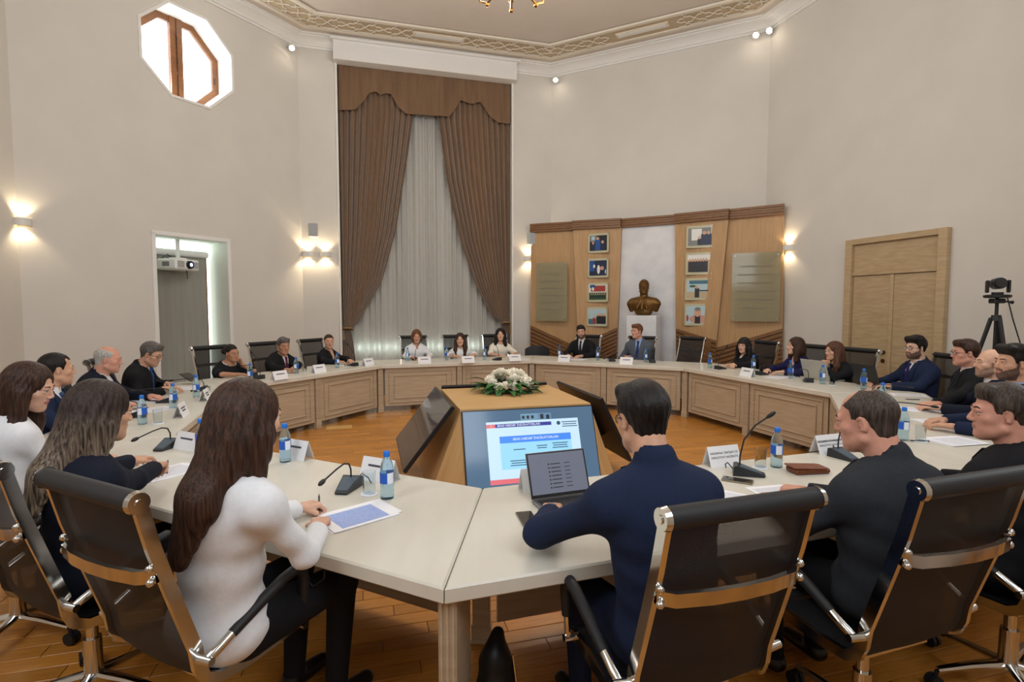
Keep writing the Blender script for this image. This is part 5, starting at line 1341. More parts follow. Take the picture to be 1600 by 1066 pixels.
M_PAPER = mat('white_paper', (236, 236, 240), .7); M_PRINTB = mat('blue_print', (140, 160, 214), .7, color2=(168, 184, 226), scale=30, stretch=(1, 8, 1)); M_PRINTG = mat('grey_print', (196, 198, 206), .7, color2=(226, 226, 230), scale=60, stretch=(1, 12, 1))
def papers(u, v, rot, label, n=3, blue=False, wd=.21, ln=.297):
    P = at_z(u, v, ZT); root = empty('paper_stack', P, R(side_dir(P) + rot) - math.pi / 2, label, 'papers', 'papers on the table'); rr = random.Random(int(u))
    for k in range(n):
        b = MB(); T = Matrix.Translation((rr.uniform(-.015, .015), rr.uniform(-.015, .015), .001 + k * .0016)) @ Matrix.Rotation(rr.uniform(-.09, .09), 4, 'Z'); b.box((0, 0, 0), (wd, ln, .001), 0, T); sh = b.build('sheet', M_PAPER, root, 0)
    b = MB(); b.box((0, 0, .0007), (wd * .82, ln * (.72 if blue else .8), .0003), 0, T); b.build('printed_area', M_PRINTB if blue else M_PRINTG, sh, 0); return root
# bottles
for u, v, w_ in ((605, 779, 'beside the white-blazer woman\'s microphone'), (315, 712, 'in front of the woman with highlighted hair'), (446, 722, 'half hidden by the white-blazer woman\'s hair'), (223, 663, 'standing on the left side nearest the highlighted hair'), (271, 638, 'on the left side, middle of the three in a row'), (307, 621, 'on the left side, farthest of the three in a row'),
                 (391, 597, 'just above the white-blazer woman\'s head'), (463, 584, 'in front of the man with maroon tie'), (527, 575, 'in front of the far-left woman in black blazer'), (637, 564, 'in front of the woman with brown bob'), (698, 563, 'left of the woman with long dark hair in white'), (757, 562, 'left of the woman in cream blouse'),
                 (874, 560, 'left of the bearded man by the panelling'), (934, 563, 'between the bearded man and the man in grey suit'), (1009, 566, 'right of the man in grey suit'), (1109, 575, 'left of the woman with dark fringe'), (1177, 580, 'behind the name card of the woman with fringe'), (1235, 591, 'left of the silver laptop'), (1285, 600, 'in front of the silver laptop'),
                 (1349, 608, 'in front of the black laptop'), (1378, 637, 'behind the balding man\'s head'), (1411, 688, 'right behind the balding man\'s shoulder'), (1213, 730, 'beside the brown leather wallet')): bottle(u, v, w_)
for u, v, w_ in ((577, 772, 'next to the nearest bottle on the left'), (1188, 731, 'left of the bottle by the brown wallet'), (1438, 690, 'behind the balding man\'s collar'), (476, 581, 'by the man with maroon tie'), (541, 573, 'by the far-left woman in black blazer'), (944, 562, 'by the bearded man'), (1190, 583, 'by the woman with dark fringe'), (1300, 602, 'right of the bottle at the silver laptop'), (1246, 590, 'left of the silver laptop'), (247, 662, 'by the left row of bottles'), (330, 716, 'beside the bottle of the highlighted-hair woman'), (706, 562, 'by the woman with long dark hair in white')): tumbler(u, v, w_)
for u, v, w_, k_, r_ in ((545, 764, 'in front of the white-blazer woman', 'low', 20), (262, 700, 'under the hands of the woman with highlighted hair', 'low', 25), (212, 652, 'left of the three-bottle row', 'low', 0), (262, 629, 'behind the middle bottle of the left row', 'low', 0), (314, 611, 'at the far bottle of the left row', 'low', 0), (404, 592, 'between the woman resting her cheek and the maroon tie', 'up', 0), (552, 572, 'right of the far-left woman in black blazer', 'up', 0),
                     (651, 563, 'in front of the woman with brown bob', 'up', -60), (777, 563, 'in front of the woman in cream blouse', 'up', 40), (957, 565, 'left of the grey-suited man\'s card', 'low', 0), (1020, 567, 'right of the man in grey suit', 'up', 0), (1125, 577, 'at the hands of the woman with fringe', 'up', 0), (1190, 586, 'right of the fringe woman\'s name card', 'low', 0), (1262, 597, 'in front of the silver laptop', 'low', 60), (1368, 622, 'at the black laptop', 'low', 0), (1392, 655, 'in front of the man with glasses and black suit', 'low', 0),
                     (1165, 742, 'between the laptop man and the balding man', 'up', 52), (1316, 716, 'half hidden by the balding man\'s face', 'up', 0), (393, 588, 'beside the woman resting her cheek', 'low', 0)): mic(u, v, w_, k_, r_)
for u, v, w_, r_, l_ in ((593, 748, 'behind the nearest bottle on the left', 0, 1), (463, 715, 'right of the white-blazer woman\'s hair', 0, 1), (296, 702, 'left of the bottle near the highlighted-hair woman', 0, 1), (283, 650, 'on the left side, nearer of the two', 0, 2), (321, 625, 'on the left side, farther of the two', 0, 2), (437, 593, 'just above the white-blazer woman\'s head, right', 0, 1), (498, 582, 'right of the maroon tie man\'s bottle', 0, 1), (575, 571, 'at the far left corner by the window', 0, 1),
                     (663, 568, 'in front of the woman with brown bob', 0, 1), (731, 567, 'in front of the woman with long dark hair in white', 0, 1), (804, 564, 'in front of the woman in cream blouse', 0, 1), (882, 565, 'in front of the bearded man', 0, 1), (979, 569, 'in front of the man in grey suit', 0, 1), (1168, 588, 'in front of the woman with dark fringe', 0, 1), (845, 764, 'blank, behind the laptop', 0, 0)):
    card(u, v, w_, r_, l_)
def big_card(u, v, text, who, rot=0):
    P = at_z(u, v, ZT); root = inst('cardtxt', mk_card(0), P, R(side_dir(P) + rot) - math.pi / 2, 'white folded name card ' + who, 'name card', 'white name cards')
    a = R(20); H_ = .115; T = Matrix.Translation((0, -math.sin(a) * H_ / 2, math.cos(a) * H_ / 2)) @ Matrix.Rotation(-a, 4, 'X')
    for k, s_ in enumerate(text): text_mesh('printed_text', s_, .0165, M_INK, root, T @ Matrix.Translation((0, -.0016, .018 - k * .024)) @ Matrix.Rotation(math.pi / 2, 4, 'X'), 'CENTER', .0003)
_proto['cardtxt'] = None; del _proto['cardtxt']
big_card(1128, 726, ['RƏQƏMSAL İNKİŞAF VƏ', 'NƏQLİYYAT NAZİRLİYİ'], 'right of the laptop man, printed in two lines', 0); big_card(1293, 706, ['İQTİSADİYYAT NAZİRLİYİ'], 'touching the balding man\'s face, one printed line', 0)
papers(560, 806, -25, 'papers with blue table print under the white-blazer woman\'s hands', 3, True)
papers(1170, 786, 35, 'white sheets under the balding man\'s hands', 3); papers(1440, 640, 20, 'printed sheet in front of the man with glasses and black suit', 2); papers(1470, 660, 30, 'printed sheets at the middle of the right side', 3); papers(1490, 690, 40, 'fanned papers by the profile man at right', 4)
papers(1420, 618, 0, 'white sheet by the black laptop', 1); papers(222, 628, 20, 'white sheets in front of the bald elderly man', 3); papers(290, 607, 0, 'open white notepad by the tablet reader', 2); papers(240, 640, 35, 'loose sheet near the left row of bottles', 1); papers(1215, 590, 10, 'long white sheets left of the silver laptop', 2); papers(905, 562, 0, 'open notebook in front of the bearded man', 2); papers(265, 738, 0, 'sheets under the highlighted-hair woman\'s hands', 2); papers(815, 561, 30, 'loose white sheet on the empty place at the far side', 1); papers(1225, 775, -10, 'sheets beside the brown wallet', 1); papers(540, 571, 10, 'sheet beside the far-left woman in black blazer', 1)
# laptops
def laptop(P, rot, label, lidm, screenm, open_=105, w_=.305, d_=.21):
    root = empty('laptop', P, rot, label, 'laptop'); b = MB(); b.box((0, 0, .008), (w_, d_, .014), ch=.004); bs_ = b.build('laptop_base', lidm, root)
    b = MB(); b.box((0, .03, .0158), (w_ * .88, d_ * .48, .001)); b.build('keyboard', mat('keyboard_black', (28, 28, 30), .6), bs_, 0); b = MB(); b.box((0, -.065, .0156), (w_ * .36, d_ * .28, .0006)); b.build('touchpad', mat('touchpad_grey', (110, 110, 114), .4), bs_, 0)
    T = Matrix.Translation((0, d_ / 2, .014)) @ Matrix.Rotation(R(90 - open_), 4, 'X'); b = MB(); b.box((0, 0, d_ / 2), (w_, .006, d_), 0, T, ch=.002); lid = b.build('laptop_lid', lidm, root)
    b = MB(); b.box((0, -.0034, d_ / 2), (w_ * .985, .001, d_ * .97), 0, T); b.build('screen_bezel', mat('laptop_bezel', (24, 24, 26), .3), lid, 0)
    b = MB(); b.box((0, -.0042, d_ / 2 + .004), (w_ * .94, .0008, d_ * .88), 0, T); sc = b.build('laptop_screen', screenm, lid, 0); return root, T, lid
lap, T, lid = laptop(at_z(893, 792, ZT), R(110) - math.pi / 2, 'open grey laptop in front of the man in navy suit', mat('space_grey', (120, 122, 126), .35, .7), mat('laptop_screen_grey', (60, 64, 74), .15, emit=(118, 122, 138), estr=.55), 112)
for k in range(7):
    b = MB(); b.box((-.01, -.0050, .15 - k * .018), (.05, .0006, .004), 0, T); b.build('list_line', mat('list_ink', (30, 32, 40), .5), lid, 0); b = MB(); b.box((-.045, -.0050, .15 - k * .018), (.007, .0006, .007), 0, T); b.build('list_icon', mat('list_ink'), lid, 0); b = MB(); b.box((.05, -.0050, .15 - k * .018), (.03, .0006, .003), 0, T); b.build('list_line', mat('list_ink'), lid, 0)
def lap_at(u, v, hd, d_): f = Vector((math.cos(R(hd)), math.sin(R(hd)), 0)); return at_z(u, v, ZT) - f * (d_ / 2)
laptop(lap_at(1276, 594, 198, .25), R(198) - math.pi / 2, 'open silver laptop seen from behind on the far right side', mat('silver_lid', (186, 182, 172), .4, .4), mat('laptop_screen_dim', (60, 64, 74), .2, emit=(180, 190, 200), estr=.5), 108, .37, .25)
laptop(lap_at(1357, 604, 190, .25), R(186) - math.pi / 2, 'open black laptop in front of the man in navy suit and glasses', mat('black_lid', (30, 30, 33), .4), mat('laptop_screen_dim'), 108, .37, .25)
# phones, wallet, tablet, pens
def phone(u, v, rot, label, m_):
    root = empty('smartphone', at_z(u, v, ZT), R(rot), label, 'phone'); b = MB(); b.box((0, 0, .004), (.072, .15, .008), ch=.003); b.build('phone_body', m_, root); b = MB(); b.box((0, 0, .0083), (.066, .142, .0006)); b.build('phone_screen', mat('phone_glass', (50, 46, 42), .08), root, 0)
    b = MB(); b.box((0, .064, .0088), (.012, .003, .0004)); b.build('earpiece', M_CHROME, root, 0)
phone(824, 812, 12, 'smartphone lying left of the navy-suited man\'s laptop', mat('phone_grey', (120, 116, 108), .3, .6)); phone(1152, 752, 60, 'smartphone lying in front of the microphone at right', mat('phone_champagne', (150, 140, 120), .3, .6))
root = empty('leather_wallet', at_z(1262, 738, ZT), R(8), 'brown leather wallet in front of the balding man', 'wallet'); M_LEA = mat('brown_leather', (128, 70, 42), .45, color2=(108, 56, 32), scale=20, bump=.1)
b = MB(); b.box((0, 0, .016), (.20, .10, .030), ch=.008); b.build('wallet_body', M_LEA, root); b = MB(); b.box((-.02, -.005, .034), (.19, .095, .008), ch=.003, M=Matrix.Rotation(.05, 4, 'Y')); b.build('wallet_flap', M_LEA, root); b = MB(); b.box((.0, -.0515, .018), (.19, .003, .003)); b.build('zip', M_BRONZE, root)
root = empty('tablet', at_z(297, 600, ZT), R(70), 'dark tablet held up by the man with glasses on the left', 'tablet'); root.location.z = .83; b = MB(); b.box((0, 0, 0), (.14, .20, .008), ch=.003, M=Matrix.Rotation(R(24), 4, 'X')); b.build('tablet_body', mat('tablet_black', (34, 34, 38), .3), root); b = MB(); b.box((0, 0, .0046), (.128, .185, .0008), M=Matrix.Rotation(R(24), 4, 'X')); b.build('tablet_screen', mat('phone_glass'), root, 0)
def pen(u, v, rot, label, z=0.0, tilt=0.0):
    root = empty('pen', at_z(u, v, ZT) + Vector((0, 0, .005 + z)), 0, label, 'pen'); root.rotation_euler = (tilt, 0, R(rot)); b = MB(); b.cyl((0, -.065, 0), (0, .05, 0), .0042, n=8); b.build('pen_barrel', mat('pen_dark', (40, 40, 48), .3), root); b = MB(); b.cyl((0, .05, 0), (0, .068, 0), .0042, .001, 8); b.build('pen_tip', M_CHROME, root)
pen(1435, 690, 80, 'dark pen lying behind the balding man'); pen(1425, 625, 75, 'black pen beside the white sheet at the right side'); pen(238, 628, 80, 'black pen lying on the elderly man\'s sheets', .006)
# black bag under the table, tripod with conference camera
bg_ = empty('black_bag', (-.065, 2.02, 0), R(80), 'black bag with a zip on the floor behind the table leg', 'bag')
S = Sdf((-.2, -.13, -.01), (.2, .13, .42), .012); S.ell((0, 0, .12), (.15, .085, .13), .04).ell((.0, 0, .25), (.10, .06, .12), .05).cone((-.03, 0, .34), (.05, 0, .35), .02, .02, .03); S.shift(lambda x, y, z: .005 * np.sin(40 * z + 30 * x)); S.fn(lambda x, y, z: z - .003)
V, Q = S.mesh(); q_ = PM(); q_.add(V, Q, 0); link('bag_body', q_.mesh('bag', [mat('black_nylon', (18, 18, 20), .5)]), bg_); b = MB(); b.tube([(-.03, -.088, .08), (-.01, -.088, .18), (.0, -.07, .30)], .004, 6); b.build('bag_zip', M_CHROME, bg_)
ts, tz = WR.at(1553, 560, .75); TP = WR.P(ts, 0, .75)
tri = empty('camera_tripod', (TP.x, TP.y, 0), 0, 'black tripod standing behind the right side of the table', 'tripod')
M_TRI = mat('tripod_black', (24, 25, 28), .45)
def zpx(v): return CAM_H - (v - 481.2) / FPX * TP.y
ztop = zpx(463)
b = MB(); b.cyl((0, 0, .55), (0, 0, ztop - .02), .016, n=10); b.build('centre_column', M_TRI, tri); zj = zpx(497)
for k in range(3):
    a = k * 2.094 + .5; c_, s_ = math.cos(a), math.sin(a); b = MB(); b.tube([(c_ * .04, s_ * .04, zj), (c_ * .23, s_ * .23, zj * .48), (c_ * .4, s_ * .4, .01)], [.02, .017, .013], 8); lg = b.build('tripod_leg', M_TRI, tri); b = MB(); b.tube([(0, 0, zj * .5), (c_ * .25, s_ * .25, zj * .5)], .008, 6); b.build('spreader', M_TRI, lg); b = MB(); b.sphere((c_ * .4, s_ * .4, .018), .018, 8, 6); b.build('rubber_foot', M_TRI, lg)
b = MB(); b.cyl((0, 0, zj - .03), (0, 0, zj + .03), .05, .04, 14); b.build('leg_collar', M_TRI, tri); b = MB(); b.box((0, 0, ztop - .05), (.12, .09, .05), ch=.01); b.build('tripod_head', M_TRI, tri); b = MB(); b.tube([(.05, 0, ztop - .05), (.14, .02, ztop - .06), (.18, .02, ztop - .065)], [.008, .009, .02], 8); b.build('pan_handle', M_TRI, tri)
pc = empty('conference_camera', (TP.x, TP.y, ztop - .02), R(150), 'black conference camera mounted on the tripod', 'camera')
b = MB(); b.lathe([(.10, 0), (.115, .01), (.115, .03), (.09, .035)], 20); b.lathe([(.05, .035), (.05, .06)], 14); b.build('camera_base', M_TRI, pc)
for s in (-1, 1): b = MB(); b.box((s * .085, 0, .12), (.025, .07, .13), ch=.008); b.build('camera_yoke', M_TRI, pc)
b = MB(); b.cyl((0, -.09, .15), (0, .09, .15), .058, n=18); b.cyl((0, .09, .15), (0, .13, .15), .045, n=18); b.build('camera_barrel', M_TRI, pc); b = MB(); b.cyl((0, .128, .15), (0, .134, .15), .032, n=16); b.build('camera_lens', mat('phone_glass'), pc)
b = MB(); b.tube([TP + Vector((.1, 0, ztop)), TP + Vector((.16, -.02, ztop - .25)), TP + Vector((.26, -.05, ztop - .6)), TP + Vector((.42, -.08, .5)), TP + Vector((.45, -.1, .01))], .006, 6); o = b.build('camera_cable', M_GOOSE); tag(o, 'thin black cable hanging from the conference camera', 'cable')
# projector hanging in the niche
ns = (NICHE[0] + NICHE[1]) / 2; pj = empty('projector', WL.P(ns - .12, 2.32, -.22), math.atan2(-WL.n.x, WL.n.y), 'white ceiling projector hanging in the wall niche', 'projector')
pj.rotation_euler.z += .35
M_PROJ = mat('projector_white', (226, 228, 224), .4); b = MB(); b.box((0, 0, 0), (.50, .36, .17), ch=.025); b.build('projector_body', M_PROJ, pj); b = MB(); b.cyl((-.02, .17, .0), (-.02, .215, .0), .068, .06, 20); ring = b.build('lens_ring', mat('lens_black', (20, 20, 26), .2), pj); b = MB(); b.cyl((-.02, .214, .0), (-.02, .219, .0), .03, n=16); b.build('lens_glass', mat('projector_lens_glow', (200, 200, 255), .1, emit=(190, 200, 255), estr=1.5), ring)
for s, cx in ((-1, -.165), (1, .155)):
    b = MB(); 
    for k in range(7): b.box((cx - .06 + k * .02, .1805, 0), (.009, .004, .10))
    b.build('vent_grille', mat('vent_grey', (120, 122, 120), .6), pj)
b = MB(); b.box((.252, .0, 0), (.004, .12, .07)); b.build('side_vent', mat('vent_grey'), pj); b = MB(); b.cyl((0, 0, .085), (0, 0, .40), .03, n=12); b.box((0, 0, .10), (.2, .14, .025)); b.build('ceiling_mount', M_PROJ, pj); b = MB(); b.tube([(.05, -.05, .09), (.12, -.08, .16), (.2, -.06, .12), (.22, -.1, .09)], .006, 6); b.tube([(-.1, -.05, .09), (-.18, -.08, .13), (-.22, -.1, .1)], .006, 6); b.tube([(-.05, .1, -.085), (-.12, .05, -.13), (-.3, -.1, -.2)], .006, 6); b.build('cables', M_GOOSE, pj)
# rounded black chair pushed in at the far side
P = at_z(835, 557, ZT); rc = empty('stacking_chair', (P.x + .05, P.y + .42, 0), R(-90) - math.pi / 2 + R(-10), 'black rounded-back chair left empty at the far side', 'chair'); b = MB(); vs_ = []; fs_ = []; n = 12
for i in range(n + 1):
    t = i / n; x = -.24 + .48 * t; zt = .90 - .06 * abs(2 * t - 1) ** 3; y = -.22 + .06 * (2 * t - 1) ** 2
    vs_ += [(x, y, .58), (x, y - .03, zt), (x, y + .035 - .03, zt), (x, y + .035, .58)]
for i in range(n):
    for k in range(4): a = 4 * i + k; c2 = 4 * i + (k + 1) % 4; fs_.append((a, a + 4, c2 + 4, c2))
fs_ += [(0, 1, 2, 3), (4 * n + 3, 4 * n + 2, 4 * n + 1, 4 * n)]
b.add(vs_, fs_); b.build('backrest', M_BLACKPAD, rc); b = MB(); b.box((0, 0, .45), (.46, .44, .05), ch=.02); b.build('seat', M_BLACKPAD, rc)
for sx in (-1, 1):
    for sy in (-1, 1): b = MB(); b.tube([(sx * .2, sy * .19, .44), (sx * .23, sy * .23, 0)], .012, 8); b.build('leg', M_TRI, rc)
    b = MB(); b.tube([(sx * .2, -.19, .44), (sx * .21, -.2, .6)], .012, 8); b.build('back_post', M_TRI, rc)
# ------------------------------------------------------------------ the people around the table
C_BLACK = cloth('black', (27, 27, 31)); C_NAVY = cloth('navy', (30, 40, 66)); C_DNAVY = cloth('dark_navy', (24, 28, 42)); C_CHAR = cloth('charcoal', (46, 49, 54)); C_GREY = cloth('mid_grey', (86, 92, 102))
C_WHITE = cloth('white_jacket', (222, 223, 226)); C_WSHIRT = cloth('white_shirt', (226, 226, 228)); C_CREAM = cloth('cream', (226, 220, 206)); C_LBLUE = cloth('light_blue_shirt', (150, 172, 216)); C_BEIGE = cloth('beige_top', (206, 176, 156)); C_BNAVY = cloth('bright_navy', (34, 32, 74))
H_BLACK = hairmat('black', (17, 14, 14), (36, 30, 28)); H_DBROWN = hairmat('dark_brown', (38, 25, 20), (74, 50, 38)); H_BROWN = hairmat('brown', (84, 52, 34), (122, 80, 54)); H_GREYD = hairmat('dark_grey', (58, 54, 52), (112, 106, 102)); H_WHITE = hairmat('white_grey', (150, 146, 140), (196, 192, 186)); H_SALT = hairmat('salt_pepper', (42, 35, 30), (80, 68, 60))
def ombre():
    m_ = hairmat('ombre', (34, 26, 24), (64, 50, 44)); nt_ = m_.node_tree; b_ = nt_.nodes['Principled BSDF']; old = b_.inputs['Base Color'].links[0].from_socket
    tc = nt_.nodes.new('ShaderNodeTexCoord'); sx = nt_.nodes.new('ShaderNodeSeparateXYZ'); nt_.links.new(tc.outputs['Generated'], sx.inputs[0])
    rp = nt_.nodes.new('ShaderNodeValToRGB'); rp.color_ramp.elements[0].position = .3; rp.color_ramp.elements[1].position = .8; rp.color_ramp.elements[0].color = (.85, .85, .85, 1); rp.color_ramp.elements[1].color = (0, 0, 0, 1)
    nt_.links.new(sx.outputs[2], rp.inputs[0]); mx_ = nt_.nodes.new('ShaderNodeMixRGB'); nt_.links.new(rp.outputs[0], mx_.inputs[0]); nt_.links.new(old, mx_.inputs[1])
    nz_ = [n for n in nt_.nodes if n.type == 'TEX_NOISE'][0]; r2 = nt_.nodes.new('ShaderNodeValToRGB'); r2.color_ramp.elements[0].position = .38; r2.color_ramp.elements[1].position = .62; r2.color_ramp.elements[0].color = srgb((64, 52, 46)); r2.color_ramp.elements[1].color = srgb((176, 156, 132)); nt_.links.new(nz_.outputs['Fac'], r2.inputs[0]); nt_.links.new(r2.outputs[0], mx_.inputs[2]); nt_.links.new(mx_.outputs[0], b_.inputs['Base Color']); return m_
H_OMBRE = ombre()
def T(name, c): return cloth('tie_' + name, c, None, .5)
def head_on(u, v, k, out):
    a, b = octv(k, ROUT), octv(k + 1, ROUT); m_ = (a + b) / 2; n = (m_ - TC).normalized(); d = ray(u, v); q = m_ + n * out
    t = q.dot(n) / (d.x * n.x + d.y * n.y); return Vector((d.x * t, d.y * t, CAM_H + d.z * t)), math.degrees(math.atan2(-n.y, -n.x))
def W(u, v, z=.79): return at_z(u, v, z)
def seat(label, u, v, k, out, lean, look=0, pit=0, rol=0, chair=None, face=None, side=0.0, chair_off=0.0, chair_side=0.0, **kw):
    Hh, fc = head_on(u, v, k, out); fc = fc if face is None else face; f = Vector((math.cos(R(fc)), math.sin(R(fc)))); rt = Vector((f.y, -f.x))
    pos = Vector((Hh.x, Hh.y)) - f * lean - rt * side; yaw = (look - fc + 180) % 360 - 180 if look is not None else 0
    o = person(dict(label=label, pos=(pos.x, pos.y), face=fc, head=(Hh.x, Hh.y, Hh.z), look=(yaw, pit, rol), **kw))
    c_ = pos - f * chair_off + rt * chair_side; put_chair(c_.x, c_.y, fc, chair); return o
SUIT = dict(top='suit', vz=.30, collar=1, cloth=C_BLACK)
# near side, from behind
seat('woman in white blazer with long brown hair, seen from behind', 392, 655, 0, .17, .06, look=66, pit=6, chair='office chair of the white-blazer woman, nearest at left', side=.10, chair_off=-.02, chair_side=-.12, fem=True, near=True, top='blazer', cloth=C_WHITE, hair='long', hairmat=H_DBROWN, wr=.006, sleeve=.86, hem=.47, loose=.013, hands=dict(L=W(468, 796), R=W(497, 826)), pose=('pen', 'rest'), skin='fair', bulk=1.06, hs=1.04)
seat('woman in dark navy jacket with long highlighted hair, seen from behind', 162, 645, 0, .16, .08, look=62, pit=10, chair='office chair under the woman with highlighted hair', fem=True, near=True, top='blazer', cloth=C_DNAVY, hair='long', hairmat=H_OMBRE, wr=.0055, hands=dict(L=W(246, 716), R=W(282, 722)), pose=('rest', 'pen'), bulk=1.08, hs=1.04)
seat('woman in white shirt at the left edge looking down sideways', 48, 606, 0, .08, .10, look=18, pit=18, chair='office chair of the woman in white at the left edge', fem=True, near=True, top='shirt', cloth=C_WSHIRT, hair='longmid', hairmat=H_DBROWN, wr=.006, skin='fair')
seat('man in navy suit with dark glasses typing on the grey laptop, seen from behind', 1003, 655, 7, .03, .12, look=104, pit=14, chair='office chair of the laptop man, nearest at right', side=-.03, near=True, **dict(SUIT, cloth=C_NAVY), hair='short', hairmat=H_BLACK, glasses=1, wr=.006, hands=dict(L=W(862, 803, .80), R=W(962, 796)), armlen=1.1, handdir=((.45, 1, -.05), (-.3, 1, -.05)), watch=0, skin='mid', bulk=1.05, trousers=cloth('navy_trousers', (26, 34, 56)), hs=1.04, pole=(1.0, -.25, -.35))
seat('balding man in charcoal suit with hands folded, turned to the left', 1352, 658, 7, .10, .10, look=132, pit=12, chair='office chair of the balding man in charcoal suit', chair_side=-.09, near=True, **dict(SUIT, cloth=C_CHAR), hair='balding', hairmat=H_SALT, fat=.006, wr=.0055, hands=dict(L=W(1210, 786), R=W(1258, 770)), pose=('fist', 'fist'), skin='ruddy', bulk=1.1, hs=1.04)
seat('man in black suit in profile at the right edge, nearest', 1562, 646, 7, .12, .08, look=152, pit=4, chair='office chair of the profile man at the right edge', near=True, **SUIT, hair='short', hairmat=H_SALT, fat=.005, wr=.0055, skin='ruddy', bulk=1.1)
# left side
seat('man in navy suit with receding dark hair behind the white-shirt woman', 90, 578, 1, .02, .10, look=52, pit=4, chair='office chair behind the white-shirt woman', **dict(SUIT, cloth=C_NAVY), hair='receding', hairmat=H_BLACK, tie=T('slate', (60, 80, 110)), bulk=1.05)
seat('elderly man with white hair ring in dark suit', 170, 562, 1, .0, .12, look=25, pit=10, chair='office chair of the elderly white-haired man', **dict(SUIT, cloth=C_DNAVY), hair='ring', hairmat=H_WHITE, brow=mat('brow_grey', (150, 140, 130), .8), skin='ruddy', fat=.007, bulk=1.12, hands=dict(R=W(196, 634)))
seat('man in black suit with blue tie and glasses reading a tablet', 237, 554, 1, -.14, .14, look=8, pit=22, chair='office chair of the tablet reader', **SUIT, hair='short', hairmat=H_GREYD, glasses=1, tie=T('blue', (40, 84, 150)), hands=dict(L=W(262, 600, .83), R=W(258, 608, .81)))
# far left side
seat('woman in black top resting her cheek on her hand', 362, 552, 2, .02, .12, look=-18, pit=10, rol=6, chair='office chair of the woman resting her cheek', fem=True, top='blouse', cloth=C_BLACK, hair='pulled', hairmat=H_BLACK, sleeve=.5, handsH=dict(L=(-.085, .075, -.15)), pose=('fist', 'rest'), skin='tan', bulk=1.12, neck=.09, skinv=.1)
seat('man in black suit and maroon tie with cropped grey hair', 443, 541, 2, .05, .12, look=-42, pit=10, chair='office chair of the man with maroon tie', **SUIT, hair='short', hairmat=H_GREYD, tie=T('maroon', (92, 30, 62)), hands=dict(L=W(462, 574), R=W(447, 578)), skin='tan', bulk=1.08)
seat('woman in black blazer over beige top, hair tied back', 514, 534, 2, .10, .08, look=-62, pit=4, chair='office chair of the woman in black blazer and beige top', fem=True, top='blazer', vz=.28, vw=.05, cloth=C_BLACK, shirt=C_BEIGE, hair='pulled', hairmat=H_DBROWN, skinv=.1, skin='mid')
# in front of the window
seat('woman in white shirt with brown bob before the window', 651, 526, 3, .12, .08, look=-76, pit=10, chair='office chair of the woman with brown bob', fem=True, top='shirt', cloth=C_WSHIRT, vz=.10, vw=.04, hair='bob', hairmat=H_BROWN, skin='mid', skinv=.09)
seat('woman in white t-shirt with long dark hair before the window', 719, 531, 3, .12, .08, look=-84, pit=2, chair='office chair of the woman with long dark hair in white', fem=True, top='tee', cloth=C_WSHIRT, hair='longmid', hairmat=H_DBROWN, sleeve=.5, skin='fair')
seat('woman in cream blouse with dark hair beside the right drape', 782, 523, 3, .14, .08, look=-88, pit=2, chair='office chair of the woman in cream blouse', fem=True, top='blouse', cloth=C_CREAM, hair='shoulder', hairmat=H_BLACK, sleeve=.5, skin='fair', neck=.085, bulk=1.1, skinv=.07)
# in front of the panelling
seat('bearded man in black suit and dark tie before the panelling', 908, 519, 4, .14, .08, look=-102, pit=6, rol=7, chair='office chair of the bearded man', **SUIT, hair='short', hairmat=H_BLACK, beard=1, tie=T('black', (30, 34, 48)), skin='mid')
seat('man in grey suit and blue tie in front of the bust', 995, 518, 4, .12, .08, look=-150, pit=4, chair='office chair of the man in grey suit', **dict(SUIT, cloth=C_GREY), hair='short', hairmat=H_BROWN, shirt=C_LBLUE, tie=T('darkblue', (36, 52, 96)), hands=dict(L=W(990, 557), R=W(978, 558)), pose=('fist', 'fist'), skin='ruddy')
# far right side
seat('woman in black coat with dark fringe', 1162, 540, 5, .10, .10, look=-142, pit=8, chair='office chair of the woman with dark fringe', fem=True, top='blazer', vz=.22, vw=.04, cloth=C_BLACK, hair='bangs', hairmat=H_BLACK, skin='fair', hands=dict(R=W(1142, 573)), bulk=1.15)
seat('woman in dark blue blazer looking left', 1242, 541, 5, .10, .08, look=-184, pit=0, chair='office chair of the woman in dark blue blazer', fem=True, top='blazer', vz=.26, vw=.055, cloth=C_BNAVY, shirt=C_BEIGE, hair='shoulder', hairmat=H_DBROWN, skin='fair', skinv=.1)
seat('woman in black with long brown hair, hands clasped at her chin', 1302, 549, 5, .06, .12, look=-172, pit=4, chair='office chair of the woman with clasped hands', fem=True, top='blazer', cloth=C_BLACK, hair='longmid', hairmat=hairmat('chestnut', (58, 36, 26), (104, 68, 48)), handsH=dict(L=(-.03, .13, -.2), R=(.035, .12, -.2)), pose=('fist', 'fist'), watch=0, skin='mid')
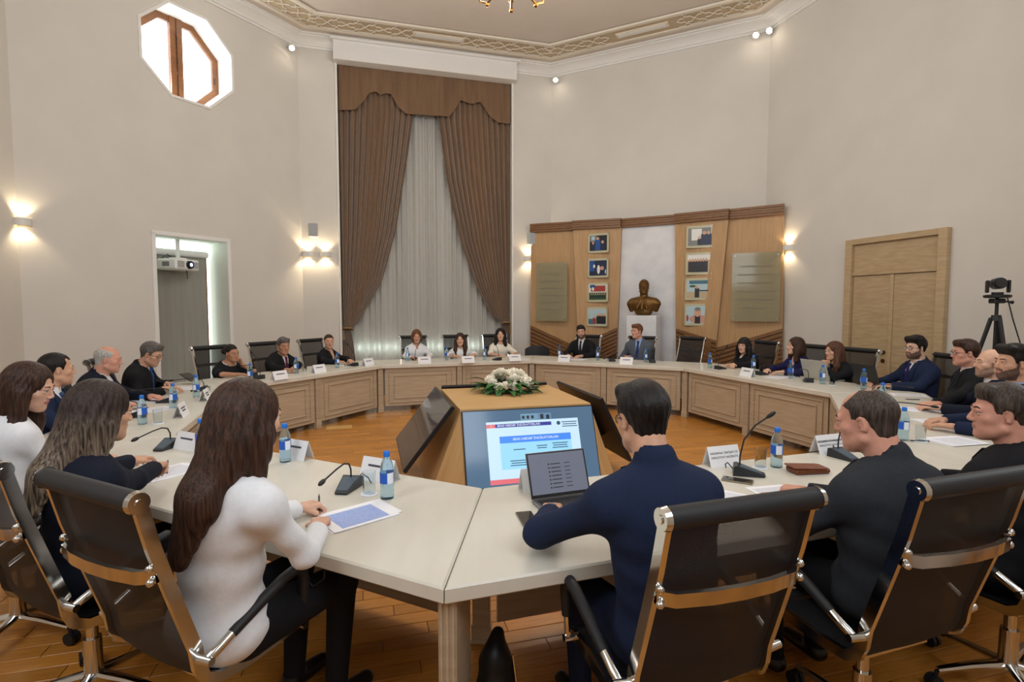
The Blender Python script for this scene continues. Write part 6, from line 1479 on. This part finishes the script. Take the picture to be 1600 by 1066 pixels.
# right side
seat('bearded man with glasses in navy suit and purple tie', 1430, 544, 5, .26, .06, look=-172, pit=4, face=-182, chair='office chair of the navy-suited man with glasses', **dict(SUIT, cloth=C_NAVY), hair='thick', hairmat=H_BLACK, beard=1, glasses=1, tie=T('purple', (44, 36, 92)), skin='fair', bulk=1.12, fat=.004)
seat('man with glasses in black suit and dark tie', 1507, 552, 6, .18, .06, look=166, pit=4, chair='office chair of the black-suited man with glasses', **SUIT, hair='short', hairmat=H_DBROWN, glasses=1, tie=T('black', (30, 34, 48)), skin='ruddy', bulk=1.1, fat=.005, hands=dict(L=W(1462, 634), R=W(1478, 628)))
seat('bald man in dark suit half hidden by the bearded man', 1546, 568, 6, .20, .06, look=164, pit=0, chair='office chair of the bald man at right', **dict(SUIT, cloth=C_DNAVY), hair='none', hairmat=H_BLACK, beard=1, beardmat=mat('stubble_light', (140, 112, 96), .7, color2=(168, 134, 114), scale=60), skin='fair')
seat('bearded man in navy jacket and light blue shirt at right edge', 1582, 568, 6, .10, .06, look=172, pit=0, chair='office chair of the man in light blue shirt', **dict(SUIT, cloth=C_NAVY), hair='quiff', hairmat=H_BLACK, beard=1, shirt=C_LBLUE, skin='mid')
# empty chairs that show between the people
P = at_z(1066, 566, ZT); put_chair(P.x + .12, P.y + .42, -140, 'empty black mesh chair between the grey suit and the fringe woman')
# ------------------------------------------------------------------ last small things
pen(499, 799, 20, 'slim pen held by the white-blazer woman', .03, .35); pen(262, 737, 30, 'pen held by the woman with highlighted hair', .025, .35)
q = at_z(530, 668, 0.0); b = MB(); b.box((0, 0, .003), (.34, .20, .006), ch=.002); o = b.build('floor_hatch', mat('pale_floor_hatch', (214, 172, 104), .4), None, loc=(q.x, q.y, 0), rotz=R(15.6)); tag(o, 'small pale rectangular hatch set in the wooden floor', 'floor hatch')
q = at_z(490, 884, ZT - .06); b = MB(); b.tube([q + Vector((-.05, .02, .0)), q + Vector((-.05, .02, -.05)), q + Vector((-.01, .02, -.09)), q + Vector((.03, .02, -.06)), q + Vector((.035, .02, .0))], .004, 6); o = b.build('hanging_cable', M_GOOSE); tag(o, 'black cable loop hanging under the nearest left table section', 'cable')
